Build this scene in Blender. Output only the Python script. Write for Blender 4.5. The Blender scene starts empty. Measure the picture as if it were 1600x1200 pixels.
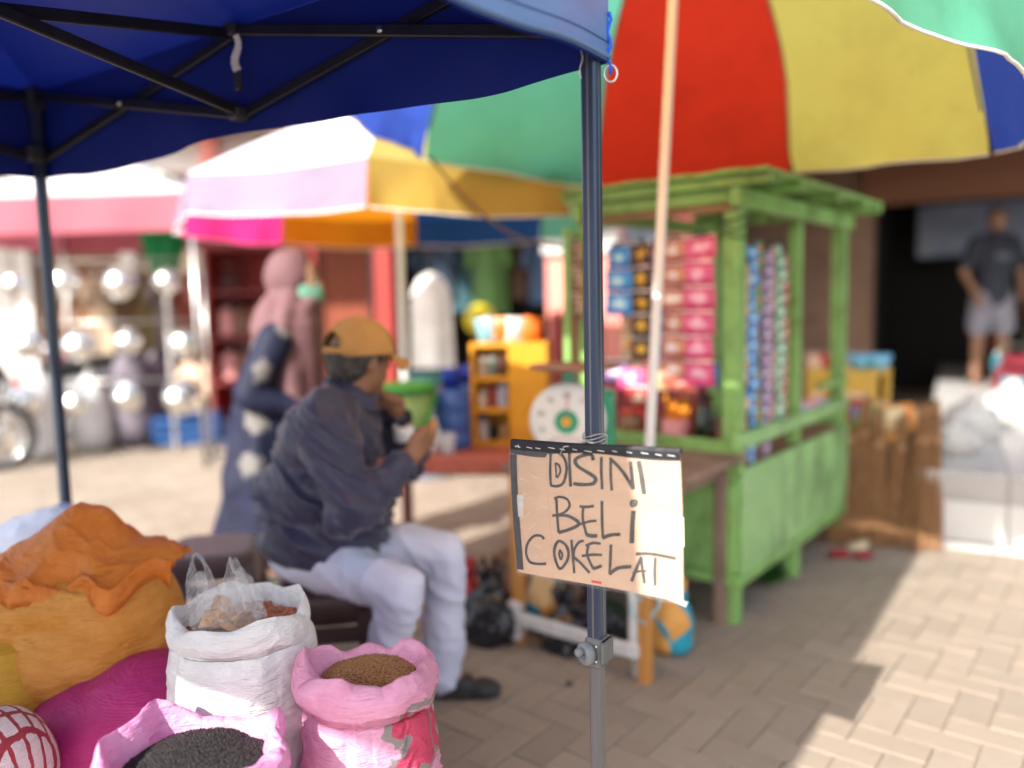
import bpy, bmesh, math, random
from mathutils import Vector, Matrix, Quaternion, noise
import numpy as np
random.seed(7)
sc = bpy.context.scene
col = sc.collection
R = math.radians

# ------------------------------------------------------------------ camera
PITCH, ROLL = R(5.7), R(1.2)
cam_d = bpy.data.cameras.new('camera')
cam = bpy.data.objects.new('camera', cam_d); col.objects.link(cam)
CAM = Vector((0, 0, 1.28))
fwd = Vector((0, math.cos(PITCH), -math.sin(PITCH)))
up0 = Vector((0, math.sin(PITCH), math.cos(PITCH)))
rgt = Vector((1, 0, 0)) * math.cos(ROLL) - up0 * math.sin(ROLL)
upv = Vector((1, 0, 0)) * math.sin(ROLL) + up0 * math.cos(ROLL)
m = Matrix((rgt, upv, -fwd)).transposed().to_4x4(); m.translation = CAM
cam.matrix_world = m
cam_d.sensor_fit = 'HORIZONTAL'; cam_d.sensor_width = 36.0
cam_d.lens = 36.0 * 1250 / 1600
cam_d.clip_start = 0.05; cam_d.clip_end = 400
cam_d.dof.use_dof = True
cam_d.dof.focus_distance = 1.60
cam_d.dof.aperture_fstop = 0.78
sc.camera = cam

# ------------------------------------------------------------------ sky, sun, exposure
SUN_ELEV = R(32.3)
SUN_GO = Vector((.607 * math.cos(SUN_ELEV), .794 * math.cos(SUN_ELEV), -math.sin(SUN_ELEV)))
world = bpy.data.worlds.new('World'); sc.world = world; world.use_nodes = True
wn = world.node_tree
bg = wn.nodes['Background']
sky = wn.nodes.new('ShaderNodeTexSky'); sky.sky_type = 'NISHITA'; sky.sun_disc = False
sky.sun_elevation = SUN_ELEV; sky.sun_rotation = math.atan2(-.607, -.794)
sky.air_density = 1.0; sky.dust_density = 2.0; sky.ozone_density = 1.0
haze_sat = wn.nodes.new('ShaderNodeHueSaturation'); haze_sat.inputs['Saturation'].default_value = .5   # milky tropical sky
wn.links.new(sky.outputs[0], haze_sat.inputs['Color']); wn.links.new(haze_sat.outputs[0], bg.inputs[0]); bg.inputs[1].default_value = 0.15
sun_d = bpy.data.lights.new('sun', 'SUN'); sun_d.energy = 4.2; sun_d.angle = R(0.6); sun_d.color = (1, .94, .85)
sun = bpy.data.objects.new('sun', sun_d); col.objects.link(sun)
sun.rotation_euler = SUN_GO.to_track_quat('-Z', 'Y').to_euler(); sun.location = (-6, -8, 9)
vs = sc.view_settings
vs.view_transform = 'Standard'; vs.look = 'None'; vs.exposure = 1.22; vs.gamma = 1.0; vs.use_curve_mapping = False
sc.cycles.use_denoising = True
sc.cycles.max_bounces = 8; sc.cycles.transparent_max_bounces = 12
sc.cycles.sample_clamp_indirect = 6.0

# ------------------------------------------------------------------ helpers
def at(u, v, d):
    """world point seen at photo pixel (u, v) standing at distance d along the street (world Y)"""
    r = fwd + rgt * ((u - 800) / 1250) + upv * ((600 - v) / 1250)
    return CAM + r * (d / r.y)

def tag(o, label=None, cat=None, group=None, kind=None):
    if label: o['label'] = label
    if cat: o['category'] = cat
    if group: o['group'] = group
    if kind: o['kind'] = kind
    return o

def thing(name, label, cat, loc=(0, 0, 0), rz=0, group=None):
    o = bpy.data.objects.new(name, None); col.objects.link(o)
    o.empty_display_size = .05
    o.location = loc; o.rotation_euler = (0, 0, rz)
    return tag(o, label, cat, group)

def link(name, me, mat=None, parent=None, smooth=False):
    o = bpy.data.objects.new(name, me); col.objects.link(o)
    if mat is not None and not me.materials: me.materials.append(mat)
    if smooth:
        me.polygons.foreach_set('use_smooth', [True] * len(me.polygons))
    if parent is not None: o.parent = parent
    return o

def wpart(o, parent):
    """parent o (built in world space) keeping it in place"""
    o.parent = parent
    o.matrix_parent_inverse = parent_matrix(parent).inverted()
    return o

def parent_matrix(p):
    mtx = Matrix.LocRotScale(p.location, p.rotation_euler, p.scale)
    if p.parent: mtx = parent_matrix(p.parent) @ p.matrix_parent_inverse @ mtx
    return mtx

class MB:
    def __init__(s): s.v = []; s.f = []; s.mi = []
    def add(s, vs, fs, mi=0):
        b = len(s.v); s.v += [tuple(x) for x in vs]; s.f += [tuple(b + i for i in f) for f in fs]; s.mi += [mi] * len(fs); return s
    def box(s, c, size, rot=None, bev=0.0, mi=0):
        hx, hy, hz = size[0] / 2, size[1] / 2, size[2] / 2
        M = rot if rot is not None else Matrix.Identity(3)
        c = Vector(c)
        if bev <= 0:
            vs = [Vector((x, y, z)) for x in (-hx, hx) for y in (-hy, hy) for z in (-hz, hz)]
            fs = [(0, 1, 3, 2), (4, 6, 7, 5), (0, 4, 5, 1), (2, 3, 7, 6), (0, 2, 6, 4), (1, 5, 7, 3)]
        else:
            b = min(bev, hx * .9, hy * .9, hz * .9)
            vs = []
            for z, ins in ((-hz, b), (-hz + b, 0), (hz - b, 0), (hz, b)):
                X, Y = hx - ins, hy - ins
                k = b
                vs += [Vector(p) for p in ((-X + k, -Y, z), (X - k, -Y, z), (X, -Y + k, z), (X, Y - k, z), (X - k, Y, z), (-X + k, Y, z), (-X, Y - k, z), (-X, -Y + k, z))]
            fs = [tuple(range(7, -1, -1)), tuple(range(24, 32))]
            for l in range(3):
                for i in range(8):
                    j = (i + 1) % 8
                    fs.append((l * 8 + i, l * 8 + j, l * 8 + 8 + j, l * 8 + 8 + i))
        return s.add([c + M @ p for p in vs], fs, mi)
    def beam(s, p0, p1, w, h, bev=0.0, upref=(0, 0, 1), mi=0):
        p0, p1 = Vector(p0), Vector(p1); d = p1 - p0; L = d.length; d.normalize()
        u = Vector(upref)
        if abs(d.dot(u)) > .98: u = Vector((0, 1, 0))
        sx = d.cross(u).normalized(); uz = sx.cross(d).normalized()
        M = Matrix((sx, d, uz)).transposed()
        return s.box((p0 + p1) / 2, (w, L, h), M, bev, mi)
    def tube(s, pts, rad, n=10, cap=True, mi=0):
        pts = [Vector(p) for p in pts]
        rs = rad if isinstance(rad, (list, tuple)) else [rad] * len(pts)
        ref = None; rings = []
        for i, p in enumerate(pts):
            t = (pts[min(i + 1, len(pts) - 1)] - pts[max(i - 1, 0)]).normalized()
            if ref is None:
                ref = Vector((0, 0, 1)) if abs(t.z) < .9 else Vector((1, 0, 0))
            a = (ref - t * ref.dot(t)).normalized(); b = t.cross(a); ref = a
            rings.append([p + (a * math.cos(q) + b * math.sin(q)) * rs[i] for q in (2 * math.pi * k / n for k in range(n))])
        vs = [v for r in rings for v in r]; fs = []
        for i in range(len(pts) - 1):
            for k in range(n):
                j = (k + 1) % n
                fs.append((i * n + k, i * n + j, i * n + n + j, i * n + n + k))
        if cap:
            fs.append(tuple(range(n - 1, -1, -1))); fs.append(tuple((len(pts) - 1) * n + k for k in range(n)))
        return s.add(vs, fs, mi)
    def lathe(s, prof, n=24, c=(0, 0, 0), M=None, mi=0):
        c = Vector(c); M = M or Matrix.Identity(3); vs = []; fs = []
        for r, z in prof:
            for k in range(n):
                q = 2 * math.pi * k / n
                vs.append(c + M @ Vector((r * math.cos(q), r * math.sin(q), z)))
        for i in range(len(prof) - 1):
            for k in range(n):
                j = (k + 1) % n
                fs.append((i * n + k, i * n + j, i * n + n + j, i * n + n + k))
        if prof[0][0] > 1e-5: fs.append(tuple(range(n - 1, -1, -1)))
        if prof[-1][0] > 1e-5: fs.append(tuple((len(prof) - 1) * n + k for k in range(n)))
        return s.add(vs, fs, mi)
    def grid(s, fn, nu, nv, mi=0, closed_u=False):
        vs = [fn(i / (nu if closed_u else nu - 1), j / (nv - 1)) for j in range(nv) for i in range(nu)]
        fs = []
        for j in range(nv - 1):
            for i in range(nu if closed_u else nu - 1):
                k = (i + 1) % nu
                fs.append((j * nu + i, j * nu + k, (j + 1) * nu + k, (j + 1) * nu + i))
        return s.add(vs, fs, mi)
    def mesh(s, name, mats):
        me = bpy.data.meshes.new(name); me.from_pydata(s.v, [], s.f)
        for mt in (mats if isinstance(mats, (list, tuple)) else [mats]): me.materials.append(mt)
        if any(s.mi): me.polygons.foreach_set('material_index', s.mi)
        me.update(); return me
    def build(s, name, mats, parent=None, smooth=False, world=False, solid=0.0, weld=False):
        me = s.mesh(name, mats)
        if weld:
            bm = bmesh.new(); bm.from_mesh(me); bmesh.ops.remove_doubles(bm, verts=bm.verts, dist=1e-5)
            bmesh.ops.recalc_face_normals(bm, faces=bm.faces); bm.to_mesh(me); bm.free()
        o = link(name, me, None, None, smooth)
        if solid:
            md = o.modifiers.new('thickness', 'SOLIDIFY'); md.thickness = solid; md.offset = 0
        if parent is not None:
            if world: wpart(o, parent)
            else: o.parent = parent
        return o

def rotz(a): return Matrix.Rotation(a, 3, 'Z')

def blob(name, prims, voxel, mat, parent=None, smooth_it=4, disp=None, world=True):
    """one continuous closed skin over tapered limbs ('c') and ellipsoids ('e')"""
    bm = bmesh.new()
    for p in prims:
        if p[0] == 'c':
            _, a, b, ra, rb = p[:5]; a, b = Vector(a), Vector(b)
            for q, r in ((a, ra), (b, rb)):
                g = bmesh.ops.create_icosphere(bm, subdivisions=2, radius=r)
                bmesh.ops.translate(bm, verts=g['verts'], vec=q)
            d = b - a
            if d.length > 1e-4:
                g = bmesh.ops.create_cone(bm, cap_ends=True, segments=16, radius1=ra, radius2=rb, depth=d.length)
                bmesh.ops.transform(bm, matrix=Matrix.Translation((a + b) / 2) @ d.to_track_quat('Z', 'Y').to_matrix().to_4x4(), verts=g['verts'])
        else:
            _, c, rad = p[:3]; e = p[3] if len(p) > 3 else (0, 0, 0)
            g = bmesh.ops.create_icosphere(bm, subdivisions=3, radius=1)
            from mathutils import Euler
            bmesh.ops.transform(bm, matrix=Matrix.LocRotScale(Vector(c), Euler(e), Vector(rad)), verts=g['verts'])
    me = bpy.data.meshes.new(name + '_raw'); bm.to_mesh(me); bm.free()
    t = bpy.data.objects.new('tmp', me); col.objects.link(t)
    md = t.modifiers.new('r', 'REMESH'); md.mode = 'VOXEL'; md.voxel_size = voxel
    if smooth_it:
        s = t.modifiers.new('s', 'SMOOTH'); s.iterations = smooth_it; s.factor = .5
    bpy.context.view_layer.update()
    ev = t.evaluated_get(bpy.context.evaluated_depsgraph_get())
    out = bpy.data.meshes.new_from_object(ev)
    bpy.data.objects.remove(t); bpy.data.meshes.remove(me)
    out.name = name
    if disp is not None:
        n = len(out.vertices); co = np.empty(n * 3); no = np.empty(n * 3)
        out.vertices.foreach_get('co', co); out.vertex_normals.foreach_get('vector', no)
        co = co.reshape(-1, 3); no = no.reshape(-1, 3)
        dd = np.array([disp(Vector(c)) for c in co])
        co += no * dd[:, None]; out.vertices.foreach_set('co', co.ravel()); out.update()
    out.materials.clear(); out.materials.append(mat)
    o = link(name, out, None, None, True)
    if parent is not None:
        if world: wpart(o, parent)
        else: o.parent = parent
    return o

# ------------------------------------------------------------------ materials
def lin(c):  # sRGB 0..255 -> linear
    return tuple(((x / 255) / 12.92 if x / 255 <= .04045 else ((x / 255 + .055) / 1.055) ** 2.4) for x in c)

def pm(name, c, rough=.6, metal=0, var=.18, vscale=6, bump=0.0, bscale=80, spec=.4, coat=0, trans=0.0, stretch=(1, 1, 1), dirt=None, dscale=3, dlo=.5, dhi=.7, sheen=0, c2=None, chips=None, chip_at=.66, chip_scale=16):
    """procedural surface: base colour broken up by noise, optional stains and relief; trans = light let through thin cloth"""
    mt = bpy.data.materials.new(name); mt.use_nodes = True
    nt = mt.node_tree; N = nt.nodes; Lk = nt.links
    b = N['Principled BSDF']
    tc = N.new('ShaderNodeTexCoord'); mp = N.new('ShaderNodeMapping'); mp.inputs['Scale'].default_value = stretch
    Lk.new(tc.outputs['Object'], mp.inputs[0])
    n1 = N.new('ShaderNodeTexNoise'); n1.inputs['Scale'].default_value = vscale; n1.inputs['Detail'].default_value = 6
    n1.inputs['Roughness'].default_value = .65
    Lk.new(mp.outputs[0], n1.inputs['Vector'])
    rp = N.new('ShaderNodeValToRGB'); rp.color_ramp.elements[0].position = .3; rp.color_ramp.elements[1].position = .7
    lo = tuple(x * (1 - var) for x in c); hi = c2 if c2 else tuple(min(1, x * (1 + var)) for x in c)
    rp.color_ramp.elements[0].color = (*lo, 1); rp.color_ramp.elements[1].color = (*hi, 1)
    Lk.new(n1.outputs['Fac'], rp.inputs[0]); out = rp.outputs[0]
    if dirt:
        n2 = N.new('ShaderNodeTexNoise'); n2.inputs['Scale'].default_value = dscale; n2.inputs['Detail'].default_value = 8; n2.inputs['Roughness'].default_value = .7
        Lk.new(tc.outputs['Object'], n2.inputs['Vector'])
        r2 = N.new('ShaderNodeValToRGB'); r2.color_ramp.elements[0].position = dlo; r2.color_ramp.elements[1].position = dhi
        Lk.new(n2.outputs['Fac'], r2.inputs[0])
        mx = N.new('ShaderNodeMix'); mx.data_type = 'RGBA'
        Lk.new(r2.outputs[0], mx.inputs['Factor']); Lk.new(out, mx.inputs['A']); mx.inputs['B'].default_value = (*dirt, 1)
        out = mx.outputs['Result']
    if chips:      # flaked spots with hard edges
        n4 = N.new('ShaderNodeTexNoise'); n4.inputs['Scale'].default_value = chip_scale; n4.inputs['Detail'].default_value = 9; n4.inputs['Roughness'].default_value = .72
        Lk.new(mp.outputs[0], n4.inputs['Vector'])
        r4 = N.new('ShaderNodeValToRGB'); r4.color_ramp.elements[0].position = chip_at; r4.color_ramp.elements[1].position = chip_at + .02
        Lk.new(n4.outputs['Fac'], r4.inputs[0]); m4 = N.new('ShaderNodeMix'); m4.data_type = 'RGBA'
        Lk.new(r4.outputs[0], m4.inputs['Factor']); Lk.new(out, m4.inputs['A']); m4.inputs['B'].default_value = (*chips, 1); out = m4.outputs['Result']
    Lk.new(out, b.inputs['Base Color'])
    b.inputs['Roughness'].default_value = rough; b.inputs['Metallic'].default_value = metal
    b.inputs['Specular IOR Level'].default_value = spec
    b.inputs['Coat Weight'].default_value = coat; b.inputs['Coat Roughness'].default_value = .12
    if sheen: b.inputs['Sheen Weight'].default_value = sheen
    if bump:
        n3 = N.new('ShaderNodeTexNoise'); n3.inputs['Scale'].default_value = bscale; n3.inputs['Detail'].default_value = 4
        Lk.new(mp.outputs[0], n3.inputs['Vector'])
        bp = N.new('ShaderNodeBump'); bp.inputs['Strength'].default_value = bump; bp.inputs['Distance'].default_value = .01
        Lk.new(n3.outputs['Fac'], bp.inputs['Height']); Lk.new(bp.outputs[0], b.inputs['Normal'])
    if trans:
        tr = N.new('ShaderNodeBsdfTranslucent'); ms = N.new('ShaderNodeMixShader'); ms.inputs[0].default_value = trans
        Lk.new(out, tr.inputs[0]); Lk.new(b.outputs[0], ms.inputs[1]); Lk.new(tr.outputs[0], ms.inputs[2])
        Lk.new(ms.outputs[0], N['Material Output'].inputs[0])
    return mt

def clearmat(name, tint=(1, 1, 1), rough=.15, alpha=.35, bump=.4, bscale=30):
    """thin clear plastic film: mostly see-through with wrinkled gloss"""
    mt = bpy.data.materials.new(name); mt.use_nodes = True; nt = mt.node_tree; N = nt.nodes; Lk = nt.links
    b = N['Principled BSDF']; b.inputs['Base Color'].default_value = (*tint, 1); b.inputs['Roughness'].default_value = rough
    b.inputs['Specular IOR Level'].default_value = .8
    tr = N.new('ShaderNodeBsdfTransparent'); ms = N.new('ShaderNodeMixShader'); ms.inputs[0].default_value = alpha
    tc = N.new('ShaderNodeTexCoord'); n = N.new('ShaderNodeTexNoise'); n.inputs['Scale'].default_value = bscale; n.inputs['Detail'].default_value = 5
    n.inputs['Distortion'].default_value = 1.5
    Lk.new(tc.outputs['Object'], n.inputs['Vector'])
    bp = N.new('ShaderNodeBump'); bp.inputs['Strength'].default_value = bump; bp.inputs['Distance'].default_value = .02
    Lk.new(n.outputs['Fac'], bp.inputs['Height']); Lk.new(bp.outputs[0], b.inputs['Normal'])
    Lk.new(tr.outputs[0], ms.inputs[1]); Lk.new(b.outputs[0], ms.inputs[2]); Lk.new(ms.outputs[0], N['Material Output'].inputs[0])
    return mt

def woven(name, c, trans=.15, c2=None, rough=.55, fine=420, folds=.5):
    """woven plastic sack cloth: fine weave ribs, crinkles, slight light let through"""
    mt = pm(name, c, rough, var=.10, vscale=9, spec=.35, c2=c2, trans=trans)
    nt = mt.node_tree; N = nt.nodes; Lk = nt.links; b = N['Principled BSDF']
    tc = N.new('ShaderNodeTexCoord')
    acc = None
    for ax, sc_ in ((0, (1, 1, .25)), (1, (.25, .25, 1))):
        mp = N.new('ShaderNodeMapping'); mp.inputs['Scale'].default_value = sc_
        Lk.new(tc.outputs['Object'], mp.inputs[0])
        nz = N.new('ShaderNodeTexNoise'); nz.inputs['Scale'].default_value = fine if ax == 0 else fine * .9; nz.inputs['Detail'].default_value = 1
        Lk.new(mp.outputs[0], nz.inputs['Vector'])
        if acc is None: acc = nz.outputs['Fac']
        else:
            ad = N.new('ShaderNodeMath'); ad.operation = 'ADD'; Lk.new(acc, ad.inputs[0]); Lk.new(nz.outputs['Fac'], ad.inputs[1]); acc = ad.outputs[0]
    mp = N.new('ShaderNodeMapping'); mp.inputs['Scale'].default_value = (1, 1, 3.2); Lk.new(tc.outputs['Object'], mp.inputs[0])
    nf = N.new('ShaderNodeTexNoise'); nf.inputs['Scale'].default_value = 14; nf.inputs['Detail'].default_value = 5; nf.inputs['Distortion'].default_value = .8
    Lk.new(mp.outputs[0], nf.inputs['Vector'])
    b1 = N.new('ShaderNodeBump'); b1.inputs['Strength'].default_value = folds; b1.inputs['Distance'].default_value = .02
    # sharp crinkles: creases where a distorted noise crosses its middle value
    mp3 = N.new('ShaderNodeMapping'); mp3.inputs['Scale'].default_value = (1, 1, 1.9); mp3.inputs['Rotation'].default_value = (.25, .3, 0); Lk.new(tc.outputs['Object'], mp3.inputs[0])
    ng = N.new('ShaderNodeTexNoise'); ng.inputs['Scale'].default_value = 17; ng.inputs['Detail'].default_value = 3; ng.inputs['Distortion'].default_value = .5; Lk.new(mp3.outputs[0], ng.inputs['Vector'])
    s1 = N.new('ShaderNodeMath'); s1.operation = 'SUBTRACT'; s1.inputs[1].default_value = .5; Lk.new(ng.outputs['Fac'], s1.inputs[0])
    s2 = N.new('ShaderNodeMath'); s2.operation = 'ABSOLUTE'; Lk.new(s1.outputs[0], s2.inputs[0])
    s3 = N.new('ShaderNodeMath'); s3.operation = 'MULTIPLY_ADD'; s3.inputs[1].default_value = .8; Lk.new(s2.outputs[0], s3.inputs[0]); Lk.new(nf.outputs['Fac'], s3.inputs[2])
    Lk.new(s3.outputs[0], b1.inputs['Height'])
    wv = N.new('ShaderNodeTexWave'); wv.bands_direction = 'Z'; wv.inputs['Scale'].default_value = 62; wv.inputs['Distortion'].default_value = 3.0; wv.inputs['Detail'].default_value = 2; wv.inputs['Detail Scale'].default_value = .6
    Lk.new(tc.outputs['Object'], wv.inputs['Vector'])
    aw = N.new('ShaderNodeMath'); aw.operation = 'MULTIPLY_ADD'; aw.inputs[1].default_value = .5; Lk.new(wv.outputs['Fac'], aw.inputs[0]); Lk.new(acc, aw.inputs[2]); acc = aw.outputs[0]
    b2 = N.new('ShaderNodeBump'); b2.inputs['Strength'].default_value = .4; b2.inputs['Distance'].default_value = .002
    Lk.new(acc, b2.inputs['Height']); Lk.new(b1.outputs[0], b2.inputs['Normal'])
    Lk.new(b2.outputs[0], b.inputs['Normal'])
    return mt

def fbm(p, s, o=3):
    a, t = 1.0, 0.0
    q = Vector(p) * s
    for _ in range(o):
        t += a * noise.noise(q); q = q * 2.03; a *= .5
    return t
# ------------------------------------------------------------------ ground and paving (street grid turned to match the kiosk and tent)
GRID = R(-38.5)
M_joint = pm('joint_sand', (.29, .232, .178), .95, var=.25, vscale=5, bump=.3, bscale=200)
M_pav = pm('concrete_paver', (.345, .285, .230), .9, var=.22, vscale=3.2, bump=.35, bscale=160, dirt=(.23, .18, .14), dscale=1.6, dlo=.45, dhi=.75, chips=(.2, .16, .125), chip_at=.70, chip_scale=11)
# every paver its own tone
N = M_pav.node_tree.nodes; Lk = M_pav.node_tree.links; bs = N['Principled BSDF']
src = bs.inputs['Base Color'].links[0].from_socket
ge = N.new('ShaderNodeNewGeometry'); oi = N.new('ShaderNodeObjectInfo'); a1 = N.new('ShaderNodeMath'); a1.operation = 'ADD'; a2 = N.new('ShaderNodeMath'); a2.operation = 'FRACT'; a3 = N.new('ShaderNodeMapRange')
Lk.new(ge.outputs['Random Per Island'], a1.inputs[0]); Lk.new(oi.outputs['Random'], a1.inputs[1]); Lk.new(a1.outputs[0], a2.inputs[0]); Lk.new(a2.outputs[0], a3.inputs[0]); a3.inputs['To Min'].default_value = .92; a3.inputs['To Max'].default_value = 1.06
vm = N.new('ShaderNodeVectorMath'); vm.operation = 'SCALE'; Lk.new(src, vm.inputs[0]); Lk.new(a3.outputs[0], vm.inputs['Scale']); Lk.new(vm.outputs[0], bs.inputs['Base Color'])
g = MB(); g.add([(-60, -30, 0), (60, -30, 0), (60, 90, 0), (-60, 90, 0)], [(0, 1, 2, 3)])
ground = tag(g.build('ground', M_joint), 'sandy street ground under the pavers', None, None, 'structure')
PW = .105
rz = rotz(GRID)
def paver_mesh(hx, hy, h=.008, b=.0035):
    mb = MB(); X, Y = hx, hy
    lo = [(-X, -Y, 0), (X, -Y, 0), (X, Y, 0), (-X, Y, 0)]
    mi = [(-X, -Y, h - b * .6), (X, -Y, h - b * .6), (X, Y, h - b * .6), (-X, Y, h - b * .6)]
    hi = [(-X + b, -Y + b, h), (X - b, -Y + b, h), (X - b, Y - b, h), (-X + b, Y - b, h)]
    mb.add(lo + mi + hi, [(0, 1, 5, 4), (1, 2, 6, 5), (2, 3, 7, 6), (3, 0, 4, 7), (4, 5, 9, 8), (5, 6, 10, 9), (6, 7, 11, 10), (7, 4, 8, 11), (8, 9, 10, 11)])
    return mb
gap = .0016
pmh = [paver_mesh(PW - gap, PW / 2 - gap), paver_mesh(PW / 2 - gap, PW - gap)]
spots = []
rp = random.Random(3)
for i in range(-75, 110):
    for j in range(-60, 110):
        k = (i - j) % 4
        if k == 0: c = Vector(((i + 1) * PW, (j + .5) * PW, 0)); t = 0
        elif k == 2: c = Vector(((i + .5) * PW, (j) * PW, 0)); t = 1
        else: continue
        w = rz @ c
        if -5.5 < w.x < 5.5 and .6 < w.y < 9.5 and abs(w.x) < w.y * .8 + .8: spots.append((w, t))
def pav_key(sp):
    w = sp[0]
    if not (-.35 < w.x < w.y * .72 and w.y > 1.95): return 99
    return w.y
spots.sort(key=pav_key)
mats_p = [pmh[0].mesh('paver', M_pav), pmh[1].mesh('paver', M_pav)]
for w, t in spots[:300]:
    o = bpy.data.objects.new('paver', mats_p[t]); col.objects.link(o); o.parent = ground
    o.location = (w.x, w.y, rp.uniform(-.0025, .001)); o.rotation_euler = (rp.gauss(0, .006), rp.gauss(0, .006), GRID + rp.gauss(0, .006))
mb = MB()
for w, t in spots[300:]:
    q = rotz(GRID + rp.gauss(0, .006)); dz = rp.uniform(-.0025, .001)
    mb.add([w + q @ Vector(v) + Vector((0, 0, dz)) for v in pmh[t].v], pmh[t].f)
o = mb.build('paving_field', M_pav, ground); o['kind'] = 'stuff'
# beyond the modelled paving the street is a plain worn slab
mb = MB(); mb.add([(-60, 9.4, .006), (60, 9.4, .006), (60, 80, .006), (-60, 80, .006)], [(0, 1, 2, 3)])
tag(mb.build('street', pm('street_slab', (.34, .29, .24), .9, var=.2, vscale=1.5, bump=.3, bscale=40)), 'worn pale street slab farther off', None, None, 'structure')

# ------------------------------------------------------------------ blue canopy tent
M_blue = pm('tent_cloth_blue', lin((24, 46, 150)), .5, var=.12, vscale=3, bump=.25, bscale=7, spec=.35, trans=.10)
M_val_lit = pm('tent_valance_skylit', lin((104, 140, 190)), .42, var=.12, vscale=4, bump=.35, bscale=6, spec=.5, trans=.12, stretch=(1, 1, 2.5))  # tent cloth with the sky light on its outer face put into the colour
M_val_shaded = pm('tent_valance_shaded', lin((22, 40, 126)), .7, var=.12, vscale=3, bump=.2, bscale=7, spec=.2)  # the same cloth, darkened in colour for the shade on its inner face
M_leg = pm('tent_steel_dark', (.055, .075, .12), .32, metal=.6, var=.3, vscale=14, stretch=(1, 1, .1), dirt=(.16, .13, .11), dscale=9, dlo=.6, dhi=.78)
M_leg2 = pm('tent_steel_grey', (.16, .165, .175), .38, metal=.6, var=.25, vscale=14, stretch=(1, 1, .1), dirt=(.12, .09, .08), dscale=7, dlo=.58, dhi=.75)
M_bar = pm('tent_bar_black', (.02, .02, .024), .4, metal=.3, var=.3, vscale=10)
M_plast = pm('bracket_plastic', (.035, .035, .04), .45, var=.2)
M_zinc = pm('zinc', (.55, .54, .52), .3, metal=1, var=.15, vscale=30)
M_white = pm('white_plastic', (.75, .75, .73), .5, var=.08)
A = Vector((.155, 1.5, 0)); dAD = Vector((-.83, .558, 0)).normalized(); dAB = Vector((-.572, -.82, 0)).normalized()
LAD, LAB = 1.98, 2.25
D = A + dAD * LAD; B = A + dAB * LAB; Cc = B + dAD * LAD
ZV, ZT = 1.715, 1.985      # lower edge of the valance, edge of the roof
tent = thing('canopy_tent', 'blue pop-up canopy tent on dark square metal legs over the sacks', 'tent', (A.x, A.y, 0))
TYAW = math.atan2(-dAD.y, -dAD.x)
rt = rotz(TYAW)
cen = (A + B + Cc + D) / 4
out = .022
def corner_out(p): return p + (p - cen).normalized() * out * 1.4
oA, oB, oC, oD = map(corner_out, (A, B, Cc, D))
# roof: four sloping cloth panels sagging between the frame bars
apex = Vector((cen.x, cen.y, 2.62))
for p, q in ((oA, oD), (oD, oC), (oC, oB), (oB, oA)):
    def fn(u, v, p=p, q=q):
        e = p.lerp(q, u); e = Vector((e.x, e.y, ZT)); r = e.lerp(apex, v)
        r.z -= .10 * math.sin(math.pi * v) * (.55 + .45 * math.sin(math.pi * u)) - .012 * fbm(r, 5, 2) * math.sin(math.pi * v)
        return r
    MB().grid(fn, 30, 20).build('roof_panel', M_blue, tent, True, True)
# valances, one per side, hanging with a soft ripple
for p, q, ph in ((oA, oD, 0), (oD, oC, 1), (oC, oB, 2), (oB, oA, 3)):
    nrm = (q - p).cross(Vector((0, 0, 1))).normalized()
    if nrm.dot((p + q) / 2 - cen) < 0: nrm = -nrm
    def fn(u, v, p=p, q=q, ph=ph, nrm=nrm):
        e = p.lerp(q, u); z = ZT + .006 - (ZT + .006 - ZV) * v
        s = math.sin(math.pi * min(1, u * 12)) if u < 1 / 24 else 1
        w = .012 * v * math.sin(u * 19 + ph) + .02 * v * fbm((u * 4, ph, v * .7), 1.6, 2)
        edge = min(u, 1 - u) * 9; edge = min(1, edge)
        sag = .012 * math.sin(u * math.pi * 3) * v * edge
        return Vector((e.x, e.y, z - sag)) + nrm * (w * edge + .004)
    vo = MB().grid(fn, 80, 14).build('valance', [M_val_lit], tent, True, True)
    wpart(MB().grid(lambda u, v: fn(u, v * 1.012) - nrm * .004, 80, 14).build('shaded_inner_skin', M_val_shaded, None, True), vo)  # extra skin carrying the painted shade of the valance's inner side
    hem = MB()
    pts = [fn(i / 60, 1.0) for i in range(61)]
    hem.tube([pp + Vector((0, 0, .006)) + nrm * .004 for pp in pts], .0036, 6)
    ho = hem.build('hem', M_val_lit, None, True); wpart(ho, vo)
    hem = MB(); hem.tube([fn(i / 60, .88) + nrm * .0012 for i in range(61)], .0009, 5)
    ho = hem.build('stitch_line', M_blue, None, True); wpart(ho, vo)
# unseen curtain added on the rear side to keep sun off the left sacks
cb0, cb1 = B + dAD * .80, Cc
MB().grid(lambda u, v: cb0.lerp(cb1, u) + Vector((0, 0, 1.80 - 1.76 * v)) + dAB * (.02 + .025 * math.sin(u * 26) * (.3 + .7 * v) + .01 * math.sin(v * 7 + u * 4)), 90, 20).build('sun_block_curtain', M_val_lit, tent, True, True)
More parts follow.
